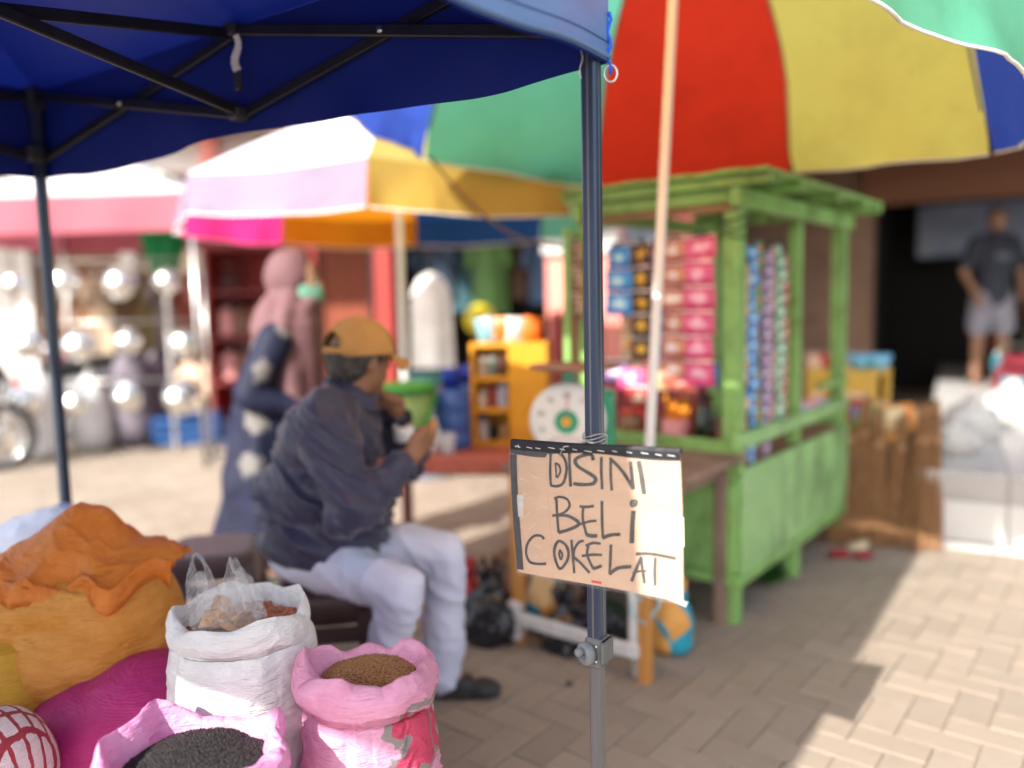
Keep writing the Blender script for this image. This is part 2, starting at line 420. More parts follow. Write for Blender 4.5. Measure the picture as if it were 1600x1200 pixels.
# legs with telescopic inner tube and height lock
for i, p in enumerate((A, B, Cc, D)):
    lg = MB().box((p.x, p.y, (ZT - .01 + .60) / 2), (.030, .030, ZT - .01 - .60), rt, .004).build('leg', M_leg, tent, False, True)
    w = MB()
    inward = Vector((cen.x - p.x, cen.y - p.y, 0)).normalized()
    # seam strip on the outer faces
    for s in ((rt @ Vector((1, 0, 0))), (rt @ Vector((0, -1, 0)))):
        w.beam(p + s * .0152 + Vector((0, 0, .62)), p + s * .0152 + Vector((0, 0, ZT - .06)), .004, .0012, 0, s)
    wpart(w.build('seam', M_leg2, None), lg)
    inner = MB().box((p.x, p.y, .315), (.024, .024, .60), rt, .003).build('inner_leg', M_leg2, None); wpart(inner, lg)
    ft = MB().box((p.x, p.y, .0165), (.075, .075, .007), rt, .002).box((p.x, p.y, .03), (.034, .034, .03), rt, .004).build('foot', M_leg2, None); wpart(ft, lg)
    # height lock: collar, ear plate and pull knob
    k = MB(); zc = .605
    k.box((p.x, p.y, zc), (.037, .037, .060), rt, .004)
    k.box(p + rt @ Vector((.021, 0, 0)) + Vector((0, 0, zc + .004)), (.008, .046, .046), rt, .003)
    kn = rt @ Vector((-.45, -.9, 0)).normalized(); base = p + kn * .02 + Vector((0, 0, zc))
    ko = k.build('height_lock', pm('lock_plastic', (.12, .125, .13), .5, var=.2, vscale=30), None); wpart(ko, lg)
    k = MB(); Mq = kn.to_track_quat('Z', 'Y').to_matrix()
    k.lathe([(.0, -.004), (.021, -.004), (.023, .004), (.023, .011), (.019, .016), (.010, .017), (.010, .012), (0.0, .012)], 20, base, Mq)
    k.lathe([(.0, .010), (.0085, .010), (.0085, .026), (.006, .030), (0, .031)], 14, base + Vector((0, 0, .006)), Mq)
    wpart(k.build('lock_knob', pm('knob_grey', (.16, .17, .185), .42, var=.2, vscale=40), None, True), lg)
    for dz in (-.014, .016):
        k = MB().lathe([(0, 0), (.0036, 0), (.0036, .002), (0, .0028)], 10, p + rt @ Vector((.008, -.0188, 0)) + Vector((0, 0, zc + dz)), (rt @ Vector((0, -1, 0))).to_track_quat('Z', 'Y').to_matrix())
        wpart(k.build('rivet', M_zinc, None, True), lg)
    # top bracket
    wpart(MB().box((p.x, p.y, 1.955), (.050, .050, .07), rt, .006).build('bracket', M_plast, None), lg)
    wpart(MB().box(p + inward * .03 + Vector((0, 0, 1.78)), (.05, .05, .05), rt, .006).build('bracket', M_plast, None), lg)
# folding scissor bars on each side and across the middle
def scissor(p, q, z0=1.765, z1=1.965, mids=True):
    p = Vector((p.x, p.y, 0)); q = Vector((q.x, q.y, 0)); mid = (p + q) / 2
    off = (q - p).cross(Vector((0, 0, 1))).normalized() * .009
    up, lo = Vector((0, 0, z1)), Vector((0, 0, z0))
    for a, b, o_ in ((p + up, mid + lo, off), (p + lo, mid + up, -off), (mid + up, q + lo, off), (mid + lo, q + up, -off)):
        MB().beam(a + o_, b + o_, .013, .026, .003).build('truss_bar', M_bar, tent, False, True)
    for a, z in ((mid, z0), (mid, z1)):
        MB().box((a.x, a.y, z), (.045, .045, .032), rt, .006).build('joint_block', M_plast, tent, False, True)
    for f in (.25, .75):
        c = p.lerp(q, f) + Vector((0, 0, (z0 + z1) / 2))
        MB().tube([c - off * 2.2, c + off * 2.2], .007, 8).build('pivot_bolt', M_zinc, tent, True, True)
scissor(A, D); scissor(B, A); scissor(D, Cc); scissor(Cc, B)
scissor((A + D) / 2, (B + Cc) / 2 + (A + D) / 2 - (A + D) / 2, 1.77, 1.96)
MB().tube([(cen.x, cen.y, 1.80), (cen.x, cen.y, 2.60)], .014, 10).build('peak_pole', M_bar, tent, True, True)
# strap with buckle hanging from the middle joint of the far side
mAD = (A + D) / 2
st = MB()
sp = [mAD + Vector((.012, -.03, 1.945 - .012 * i)) + Vector((.006 * math.sin(i * .9), 0, 0)) for i in range(8)]
for i in range(7): st.beam(sp[i], sp[i + 1], .014 + .001 * i, .002, 0, (0, -1, 0))
st.build('hanging_strap', M_white, tent, False, True)
MB().box(sp[-1] + Vector((0, 0, -.025)), (.024, .012, .045), rt, .004).build('buckle', M_plast, tent, False, True)
# corner ring, blue lashing and loose threads at the front corner
rc = oA + Vector((.006, -.004, ZV - .018))
ring = MB(); ring.tube([rc + Vector((.012 * math.sin(a), -.002, -.015 * math.cos(a) - .004)) for a in (i * 2 * math.pi / 20 for i in range(21))], .0022, 8, False)
ring.build('corner_ring', M_zinc, tent, True, True)
cord = MB(); cord.tube([oA + Vector((.004 + .0035 * math.sin(i * 1.7), -.006, ZV + .085 - i * .012)) for i in range(10)], .0032, 8)
cord.build('lashing_cord', pm('cord_blue', lin((20, 90, 215)), .6), tent, True, True)
th = MB(); th.tube([A + Vector((-.02 + .003 * math.sin(i * .8), -.022, ZV + .012 - i * .006)) for i in range(9)], .0009, 5)
th.build('loose_thread', M_white, tent, True, True)
# ------------------------------------------------------------------ cardboard sign tied to the leg
S0 = Vector((.15, 1.462, 0)); sx = Vector((.82, -.572, 0)).normalized(); sn = Vector((-.572, -.82, 0)).normalized()
def splane(u, v):     # where the photo ray meets the sign plane
    r = fwd + rgt * ((u - 800) / 1250) + upv * ((600 - v) / 1250)
    t = (S0 - CAM).dot(sn) / r.dot(sn); return CAM + r * t
cTL, cTR, cBR, cBL = splane(800, 691), splane(1062, 707), splane(1069, 941), splane(812, 893)
sign = thing('cardboard_sign', 'hand-lettered cardboard sign reading DISINI BELI COKELAT tied to the tent leg', 'sign', (S0.x, S0.y, cBL.z))
M_card = pm('cardboard', lin((192, 160, 134)), .62, var=.07, vscale=5, bump=.12, bscale=50, stretch=(1, 1, 6), spec=.3, dirt=lin((172, 138, 112)), dscale=5, dlo=.5, dhi=.9)
M_cut = pm('cardboard_edge', lin((140, 108, 84)), .9, var=.25, vscale=60)
M_tape = pm('black_tape', (.012, .013, .018), .55, var=.3, vscale=20, bump=.3, bscale=40)
def bil(u, v): return (cTL.lerp(cTR, u)).lerp(cBL.lerp(cBR, u), v)
def warp(u, v): return sn * (.004 * math.sin(u * 5.2 + v) + .003 * math.sin(v * 4 + u * 3) + .010 * (u - .5) ** 2 * 0)
def sp3(u, v, off=0.0): return bil(u, v) + warp(u, v) + sn * off
mb = MB(); n = 40
mb.grid(lambda u, v: sp3(u, v, .0022), n, n); mb.grid(lambda u, v: sp3(1 - u, v, -.0022), n, n)
mb.build('board', M_card, sign, True, True)
eg = MB()
for f in (lambda t: (t, 0), lambda t: (1, t), lambda t: (1 - t, 1), lambda t: (0, 1 - t)):
    eg.grid(lambda u, v, f=f: sp3(*f(u), .0022 - .0044 * v) , 24, 2)
eg.build('cut_edge', M_cut, sign, False, True)
# crease of the folded carton, left of the middle
mb = MB(); mb.grid(lambda u, v: sp3(.235 + .004 * u, v, .0026 - .0012 * abs(u - .5)), 4, 24); mb.build('crease', pm('crease', lin((176, 140, 114)), .7), sign, True, True)
# binding tape along the top and down the left edge
mb = MB(); mb.grid(lambda u, v: sp3(-.004 + 1.006 * u, -.025 + (.075 + .012 * math.sin(u * 9) + (.03 if u < .25 else 0)) * v, .0040 - .003 * (v < .1)), 60, 6)
mb.grid(lambda u, v: sp3(1.002 - 1.006 * u, -.025 + .05 * v, -.0040), 30, 3)
mb.build('top_binding', M_tape, sign, True, True)
mb = MB(); mb.grid(lambda u, v: sp3(-.008 + .045 * u, .085 + .89 * v, .0038), 4, 24); mb.build('side_binding', M_tape, sign, True, True)
mb = MB()
rr = random.Random(5)
for i in range(13):
    u0 = .03 + i * .076 + rr.uniform(-.008, .008); ln = rr.uniform(.025, .042); vv = .018 + rr.uniform(-.006, .006)
    mb.tube([sp3(u0 + ln * k / 3, vv + .006 * k / 3, .0052) for k in range(4)], .0007, 5)
mb.tube([sp3(.035, .03, .0052), sp3(.055, .012, .0055), sp3(.058, .035, .0055)], .0007, 5)
mb.build('stitching', M_white, sign, True, True)
# tape patches
M_patch = pm('paper_tape', lin((246, 240, 226)), .4, var=.04)
mb = MB(); mb.grid(lambda u, v: sp3(.885 + .122 * u, .43 + .2 * v, .0032), 6, 6); mb.build('tape_patch', M_patch, sign, True, True)
mb = MB(); mb.grid(lambda u, v: sp3(.03 + .05 * u * (1 - .3 * v), .39 + .17 * v, .0042), 6, 6); mb.build('tape_patch', clearmat('clear_tape', (.85, .85, .88), .3, .45), sign, True, True)
mb = MB(); mb.grid(lambda u, v: sp3(.47 + .06 * u, .965 + .018 * v, .0032), 4, 3); mb.build('red_mark', pm('red_print', lin((205, 60, 50)), .6), sign, True, True)
# handwritten letters: marker strokes as ribbons lying on the board (coordinates on a 1280 x 1200 plan of the board)
Q = [(80, 125), (1128, 190), (1155, 1118), (128, 925)]
def plan(x, y):
    # inverse bilinear of the plan quad
    u, v = .5, .5
    for _ in range(12):
        px = (1 - v) * ((1 - u) * Q[0][0] + u * Q[1][0]) + v * ((1 - u) * Q[3][0] + u * Q[2][0])
        py = (1 - v) * ((1 - u) * Q[0][1] + u * Q[1][1]) + v * ((1 - u) * Q[3][1] + u * Q[2][1])
        dxu = (1 - v) * (Q[1][0] - Q[0][0]) + v * (Q[2][0] - Q[3][0]); dyu = (1 - v) * (Q[1][1] - Q[0][1]) + v * (Q[2][1] - Q[3][1])
        dxv = (1 - u) * (Q[3][0] - Q[0][0]) + u * (Q[2][0] - Q[1][0]); dyv = (1 - u) * (Q[3][1] - Q[0][1]) + u * (Q[2][1] - Q[1][1])
        ex, ey = x - px, y - py; det = dxu * dyv - dxv * dyu
        u += (ex * dyv - ey * dxv) / det; v += (ey * dxu - ex * dyu) / det
    return u, v
M_ink = pm('marker_ink', (.022, .02, .022), .6, var=.35, vscale=60, c2=(.05, .045, .046))
def smooth_path(pts, k=5):
    if len(pts) < 3: return [tuple(Vector(pts[0]).lerp(Vector(pts[-1]), i / 6)) for i in range(7)]
    o = []; P_ = [Vector(p) for p in pts]; P_ = [P_[0]] + P_ + [P_[-1]]
    for i in range(1, len(P_) - 2):
        for j in range(k):
            t = j / k; a, b, c, d = P_[i - 1:i + 3]
            o.append(.5 * ((2 * b) + (c - a) * t + (2 * a - 5 * b + 4 * c - d) * t * t + (3 * b - a - 3 * c + d) * t ** 3))
    o.append(P_[-2]); return [tuple(x) for x in o]
LET = [
 ('D', [(([(366, 190), (362, 300), (366, 388)]), 13), ([(350, 190), (420, 186), (462, 235), (468, 300), (445, 375), (400, 392), (364, 386)], 14), ([(398, 250), (404, 340)], 9), ([(396, 250), (420, 262), (430, 300), (408, 342)], 10)]),
 ('I', [([(487, 190), (490, 300), (493, 396)], 14)]),
 ('S', [([(636, 235), (622, 200), (570, 205), (525, 232), (540, 270), (600, 310), (645, 345), (632, 378), (575, 385), (510, 378)], 17)]),
 ('I', [([(684, 215), (682, 300), (684, 416)], 13), ([(672, 312), (690, 300)], 9)]),
 ('N', [([(738, 240), (736, 330), (740, 425)], 12), ([(732, 222), (775, 268), (820, 330), (866, 418)], 15), ([(852, 245), (858, 330), (866, 418)], 15)]),
 ('I', [([(898, 242), (912, 330), (926, 450)], 21)]),
 ('B', [([(400, 462), (402, 570), (408, 682)], 13), ([(385, 470), (420, 458), (470, 475), (482, 520), (440, 560), (370, 576)], 12), ([(400, 572), (470, 578), (525, 610), (535, 635), (480, 662), (408, 682)], 15)]),
 ('E', [([(568, 520), (562, 600), (582, 700)], 12), ([(545, 520), (590, 524), (632, 519)], 14), ([(545, 632), (600, 616), (645, 612)], 12), ([(580, 698), (615, 708), (648, 706)], 17)]),
 ('L', [([(680, 488), (678, 600), (680, 722)], 13), ([(676, 724), (725, 704), (785, 700)], 17)]),
 ('I', [([(864, 552), (856, 640), (851, 756)], 20), ([(850, 490), (882, 490), (878, 516), (852, 522), (850, 492)], 10), ([(858, 505), (876, 506)], 10)]),
 ('C', [([(312, 722), (290, 700), (240, 702), (196, 750), (186, 810), (210, 862), (265, 876), (322, 876)], 13)]),
 ('O', [([(412, 732), (450, 760), (468, 810), (455, 865), (412, 910), (385, 860), (376, 800), (390, 752), (414, 730)], 14), ([(412, 788), (428, 820), (418, 852), (408, 820), (412, 790)], 10)]),
 ('K', [([(488, 728), (494, 830), (502, 940)], 12), ([(565, 738), (535, 745), (505, 790), (498, 840)], 12), ([(500, 838), (545, 880), (598, 940)], 13)]),
 ('E', [([(592, 770), (584, 830), (622, 916)], 12), ([(575, 770), (620, 752), (668, 758)], 13), ([(550, 832), (620, 826), (675, 828)], 13), ([(620, 914), (650, 905), (672, 896)], 16)]),
 ('L', [([(728, 764), (724, 860), (720, 950)], 13), ([(718, 950), (770, 912), (850, 902)], 17)]),
 ('A', [([(908, 840), (880, 915), (852, 994)], 14), ([(906, 846), (918, 930), (930, 1006)], 13), ([(858, 942), (900, 930), (940, 928)], 11)]),
 ('T', [([(875, 824), (940, 820), (1010, 828), (1108, 846)], 15), ([(990, 842), (988, 930), (992, 1018)], 13)]),
]
for ch, strokes in LET:
    mb = MB(); lay = 0
    for pts, w in strokes:
        path = smooth_path(pts); lay += 1; L = []; Rr = []
        for i, p in enumerate(path):
            a = Vector(path[max(i - 1, 0)]); b = Vector(path[min(i + 1, len(path) - 1)]); t = (b - a)
            if t.length < 1e-6: t = Vector((1, 0))
            t.normalize(); nn = Vector((-t.y, t.x)); ww = w * .66 * (1 + .18 * noise.noise(Vector((p[0] * .03, p[1] * .03, lay))))
            q = Vector(p)
            L.append(sp3(*plan(*(q + nn * ww)), .0030 + lay * .00012)); Rr.append(sp3(*plan(*(q - nn * ww)), .0030 + lay * .00012))
        k = len(path); mb.add(L + Rr, [(i, i + 1, k + i + 1, k + i) for i in range(k - 1)])
    mb.build('letter', M_ink, sign, False, True)
M_scuff_glint = clearmat('film_scuff_glint', (.95, .94, .92), .3, .6)
# clear film wrapped over the board, folded loose at the lower right corner
def film(u, v):
    w = .0016 * fbm((u * 9, v * 5, 1), 2.2, 3)
    return sp3(-.01 + 1.02 * u, .05 + .965 * v, .0062 + abs(w))
MB().grid(film, 70, 60).build('plastic_film', clearmat('film', (1, 1, 1), .12, .055, .55, 22), sign, True, True)
mb = MB(); mb.grid(lambda u, v: sp3(.86 + .17 * u, .985 + .035 * v * u, .003 + .012 * math.sin(v * 3.1) * u), 12, 6); mb.build('film_fold', clearmat('film_fold', (.75, .8, .82), .2, .5), sign, True, True)
# scratches in the film, their highlights painted as thin white streaks
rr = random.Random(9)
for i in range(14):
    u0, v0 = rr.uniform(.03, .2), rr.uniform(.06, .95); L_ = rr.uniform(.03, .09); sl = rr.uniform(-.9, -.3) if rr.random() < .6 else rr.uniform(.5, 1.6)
    MB().tube([sp3(u0 + L_ * k / 4, v0 + L_ * sl * k / 4 + .004 * math.sin(k), .0078) for k in range(5)], [.0001, .0004, .0005, .0004, .0001], 4).build('film_scuff_glint', M_scuff_glint, sign, True, True)
# wire round the leg
mb = MB()
for k in range(5):
    zc = cTL.z + .008 + .004 * k
    mb.tube([A + Vector((.024 * math.cos(a), .024 * math.sin(a), zc + .004 * math.sin(a * 2 + k))) for a in (i * 2 * math.pi / 16 for i in range(17))], .0009, 5, False)
mb.tube([A + Vector((-.01, -.03, cTL.z + .01)), sp3(.36, .0, .006), sp3(.33, .07, .006)], .0011, 5)
mb.build('tie_wire', pm('wire', (.6, .58, .54), .4, metal=.6), sign, True, True)

# ------------------------------------------------------------------ parasols
def umbrella(name, label, base, ax, H, Rr, rot, cols, rise, drops, pole_r, pole_mat, sides=8, flare=.25, rope=None, trans=.32, sag=.05, skip_pole=False, low=0.0, group='parasols over the stalls', vcols=None, dome=False):
    base = Vector(base); ax = Vector(ax).normalized(); c = base + ax * H
    e1 = Vector((0, 1, 0)).cross(ax).normalized(); e2 = ax.cross(e1)
    t = thing(name, label, 'parasol', tuple(base), 0, group)
    P_ = [c + Rr * (math.cos(rot - k * 2 * math.pi / sides) * e1 + math.sin(rot - k * 2 * math.pi / sides) * e2) for k in range(sides)]
    top = c + ax * rise
    if not skip_pole:
        MB().tube([base + ax * low, base + ax * (H * .5), top + ax * .03], pole_r, 14).build('pole', pole_mat, t, True, True)
        MB().lathe([(0, -.05), (pole_r * 2, -.05), (pole_r * 2.2, .0), (pole_r * 1.5, .03), (0, .04)], 16, top - ax * .06, ax.to_track_quat('Z', 'Y').to_matrix()).build('hub', M_plast, t, True, True)
    M_rib = pm('rib_steel', (.35, .34, .32), .4, metal=.7)
    for k in range(sides):
        p, q = P_[k], P_[(k + 1) % sides]; mt = cols[k]; dp, dq = drops[k], drops[(k + 1) % sides]
        def fn(u, v, p=p, q=q):
            e = p.lerp(q, u); r = e.lerp(top, v)
            bow = math.sin(math.pi * u)
            if dome:
                f_ = 1 - v; r = c + (e - c) * f_ * (1 - .035 * bow * math.sin(math.pi * v)) + ax * rise * math.sqrt(max(0, 1 - f_ ** 2.0))
                return r
            r += ax * (.10 * math.sin(math.pi * v) * rise - sag * bow * (1 - v) * .55 * math.sin(math.pi * min(1, .25 + v)))
            return r
        pn = MB().grid(fn, 14, 16).build('panel', mt, t, True, True)
        outv = ((p + q) / 2 - c).normalized()
        def fv(u, v, p=p, q=q, dp=dp, dq=dq, outv=outv, k=k):
            e = fn(u, 0); dr = dp * (1 - u) + dq * u
            ed = min(1, min(u, 1 - u) * 6)
            wav = .022 * v * math.sin(u * 11 + k * 2.1) * ed + .012 * v * fbm((u * 5, k, v), 2, 2)
            return e + Vector((0, 0, -dr * v)) + outv * (dr * flare * v + wav) * (1 if dr > .02 else .2)
        vl = MB().grid(fv, 30, 7).build('valance', (vcols or cols)[k], t, True, True)
        pip = MB().tube([fv(i / 30, 1) for i in range(31)], .0045, 6, True)
        wpart(pip.build('piping', M_pipe, None, True), vl)
        inn = ax * -.012
        MB().tube([fn(0, i_ / 12) + inn - (p - c).normalized() * .01 for i_ in range(13)], .005, 6).build('rib', M_rib, t, True, True)
    return t, P_, c, top
M_pipe = pm('piping_white', (.78, .76, .70), .6)
def cl(n, rgb, tr=.68): return pm('parasol_' + n, lin(rgb), .65, var=.07, vscale=2.5, bump=.3, bscale=8, spec=.2, trans=tr, dirt=tuple(x * .72 for x in lin(rgb)), dscale=2.2, dlo=.52, dhi=.85)
m_teal, m_red, m_yel, m_navy = cl('teal', (112, 204, 172)), cl('red', (248, 66, 40), .75), cl('yellow', (255, 230, 112), .8), cl('blue', (58, 84, 176))
M_pole = pm('pole_white', (.74, .73, .72), .4, var=.1, vscale=5, stretch=(1, 1, .2))
umb, UP, UC, UT = umbrella('parasol', 'large parasol with teal, red, yellow and blue panels and a leaning white pole', (.406, 2.62, 0), (.062, .03, 1), 1.985, 1.1, 2.458,
    [m_teal, m_red, m_yel, m_navy] * 2, .75, [.13, .15, .09, .15, .26, .165, .07, .13], .0165, M_pole, dome=True)
# rope and soft tie at the foot of the pole
mb = MB(); pb = Vector((.406, 2.62, 0)) + Vector((.062, .03, 1)) * .30
for k in range(4):
    mb.tube([pb + Vector(((.03 + .006 * k) * math.cos(a), (.03 + .006 * k) * math.sin(a) - .02, .012 * k - .03 + .018 * math.sin(a + k))) for a in (i * 2 * math.pi / 18 for i in range(19))], .006, 7, False)
mb.tube([pb + Vector((-.035, -.05, .03)), pb + Vector((-.045, -.06, -.05)), pb + Vector((.0, -.07, -.085)), pb + Vector((.05, -.05, -.03)), pb + Vector((.055, -.03, .07))], .0055, 7)
wpart(mb.build('rope', pm('rope_blue', lin((150, 190, 200)), .8, var=.25, vscale=40), None, True), umb)
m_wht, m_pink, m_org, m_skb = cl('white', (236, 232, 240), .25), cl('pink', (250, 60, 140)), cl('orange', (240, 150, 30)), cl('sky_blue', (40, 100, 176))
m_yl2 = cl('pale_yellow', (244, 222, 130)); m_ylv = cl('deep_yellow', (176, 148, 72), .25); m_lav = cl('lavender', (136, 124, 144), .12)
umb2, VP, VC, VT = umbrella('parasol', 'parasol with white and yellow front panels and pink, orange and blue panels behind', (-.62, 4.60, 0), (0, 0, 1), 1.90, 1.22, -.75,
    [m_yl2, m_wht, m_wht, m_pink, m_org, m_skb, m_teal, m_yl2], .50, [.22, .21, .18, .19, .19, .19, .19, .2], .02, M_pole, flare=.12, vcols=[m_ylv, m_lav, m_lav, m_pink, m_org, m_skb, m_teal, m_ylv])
# rope from the big parasol to the display post of the kiosk
rope_a, rope_b = UP[0] + Vector((0, 0, -.12)), at(884, 386, 3.42)
mb = MB(); mb.tube([rope_a.lerp(rope_b, i / 16) + Vector((0, 0, -.10 * math.sin(math.pi * i / 16))) for i in range(17)], .006, 7)
tag(mb.build('rope', pm('rope_brown', (.16, .10, .055), .8, var=.25, vscale=40), None, True), 'brown rope slung from the big parasol rim to the green kiosk', 'rope')

# ------------------------------------------------------------------ green wooden kiosk
M_grn = pm('green_paint', lin((132, 176, 100)), .5, var=.16, vscale=3.5, bump=.25, bscale=30, stretch=(1, 1, .35), dirt=lin((90, 112, 62)), dscale=5, dlo=.48, dhi=.72, spec=.4, chips=lin((150, 138, 112)), chip_at=.665, chip_scale=13)
M_grn_lit = pm('green_paint_skylit', lin((144, 190, 122)), .42, var=.16, vscale=3, bump=.2, bscale=25, dirt=lin((104, 132, 88)), dscale=3.5, dlo=.46, dhi=.7, spec=.45, chips=lin((128, 134, 132)), chip_at=.68, chip_scale=9)  # same green paint, paler: grazing sky light on the side is put into the colour
M_wood = pm('bare_wood', (.26, .155, .09), .8, var=.3, vscale=5, stretch=(1, 1, .2), bump=.3, bscale=60)
K0 = Vector((.862, 3.03, 0)); KW, KD = .70, 1.36
kiosk = thing('kiosk', 'small green painted wooden kiosk stall with plank roof and hung sachets', 'stall', tuple(K0), GRID)
PT = .066
def kp(name, mb, mat, par=None, sm=False):
    o = mb.build(name, mat, None, sm); o.parent = par or kiosk; return o
ZP = 1.688
for (x, y) in ((-PT / 2, PT / 2), (-PT / 2, .71), (-PT / 2, KD), (-KW, PT / 2), (-KW, KD)):
    kp('post', MB().box((x, y, .17 + (ZP - .17) / 2), (PT if y != .71 else .05, PT if y != .71 else .05, ZP - .17), None, .005), M_grn)
    kp('foot', MB().box((x, y, .095), (.062, .062, .19), None, .005), M_grn)
# lower body boards: front of two, side of two, back, left
z0, z1 = .17, .575
kp('front_board', MB().box((-KW / 2 - .02, -.009, (z0 + z1) / 2 + .02), (KW - .05, .016, z1 - z0 - .05), None, .003), M_grn)
kp('front_board', MB().box((-.062, -.012, (z0 + z1) / 2 + .015), (.12, .024, z1 - z0 - .055), None, .006), M_grn)
kp('base_rail', MB().box((-KW / 2, -.008, z0 + .018), (KW + .03, .034, .046), None, .004), M_grn)
kp('base_rail', MB().box((.006, KD / 2, z0 + .018), (.034, KD + .03, .046), None, .004), M_grn)
kp('side_board', MB().box((.009, .36, (z0 + z1 + .05) / 2), (.016, .69, z1 - z0 + .05), None, .003), M_grn_lit)
kp('side_board', MB().box((.0085, 1.055, (z0 + z1 + .05) / 2), (.016, .68, z1 - z0 + .048), None, .003), M_grn_lit)
kp('back_board', MB().box((-KW / 2, KD + .03, .42), (KW, .016, .5), None, .003), M_grn)
kp('left_board', MB().box((-KW - .03, KD / 2, .42), (.016, KD, .5), None, .003), M_grn)
kp('counter', MB().box((-KW / 2, KD / 2, .615), (KW - .02, KD - .02, .02)), M_wood)
kp('front_rail', MB().box((-KW / 2, .004, .668), (KW + .04, .036, .135), None, .005), M_grn)
kp('side_rail', MB().box((.002, KD / 2, .735), (.036, KD + .04, .06), None, .005), M_grn_lit)
kp('side_rail', MB().box((.002, KD - .2, .86), (.03, .42, .03), None, .004), M_grn)
kp('head_beam', MB().box((-KW / 2, .0, ZP - .02), (KW + .06, .04, .05), None, .004), M_grn)
kp('head_beam', MB().box((-KW / 2, .008, ZP - .062), (KW, .03, .03), None, .004), M_wood)
kp('head_beam', MB().box((.0, KD / 2, ZP - .03), (.04, KD + .1, .07), None, .004), M_grn)
kp('head_beam', MB().box((-KW, KD / 2, ZP - .03), (.04, KD + .1, .07), None, .004), M_grn)
# roof of planks running back, on cross battens
nb = 9; rw = KW + .20
for i in range(nb):
    x = -KW - .06 + rw * (i + .5) / nb
    bo = kp('roof_board', MB().box((x, KD / 2 + .01, ZP + .052 + .004 * (i % 2)), (rw / nb - .004, KD + .20, .016), None, .002), M_grn)
for y in (-.045, .3, .75, 1.2, 1.43):
    kp('roof_batten', MB().box((-KW - .06 + rw / 2, y, ZP + .024), (rw, .034, .034), None, .003), M_grn)
kp('bolt', MB().lathe([(0, 0), (.012, 0), (.012, .004), (0, .006)], 10, (.018, .06, .545), Matrix.Rotation(math.pi / 2, 3, 'Y')), M_zinc)
kp('bolt', MB().lathe([(0, 0), (.009, 0), (.009, .004), (0, .006)], 10, (.018, .02, .29), Matrix.Rotation(math.pi / 2, 3, 'Y')), M_zinc)
# worn wire lashed round the corner post
mb = MB()
for k in range(3): mb.tube([Vector((-PT / 2 + .05 * math.cos(a), PT / 2 + .05 * math.sin(a), 1.52 + .03 * k + .012 * math.sin(a * 2 + k))) for a in (i * 2 * math.pi / 14 for i in range(15))], .0035, 6, False)
kp('wire', mb, M_plast, None, True)
# slim display post on the left with a bracket bar
ps = kp('display_post', MB().box((0, 0, 0), (.028, .028, .62), None, .003), M_grn)
Kinv = parent_matrix(kiosk).inverted()
pp = Kinv @ at(887, 472, 3.42); ps.location = pp
kp('display_arm', MB().beam(pp + Vector((0, 0, .29)), Vector((-KW, PT / 2, ZP - .13)), .02, .02), M_grn)
kp('display_arm', MB().beam(pp + Vector((0, 0, -.29)), Vector((-KW, PT / 2, .72)), .02, .02), M_grn)

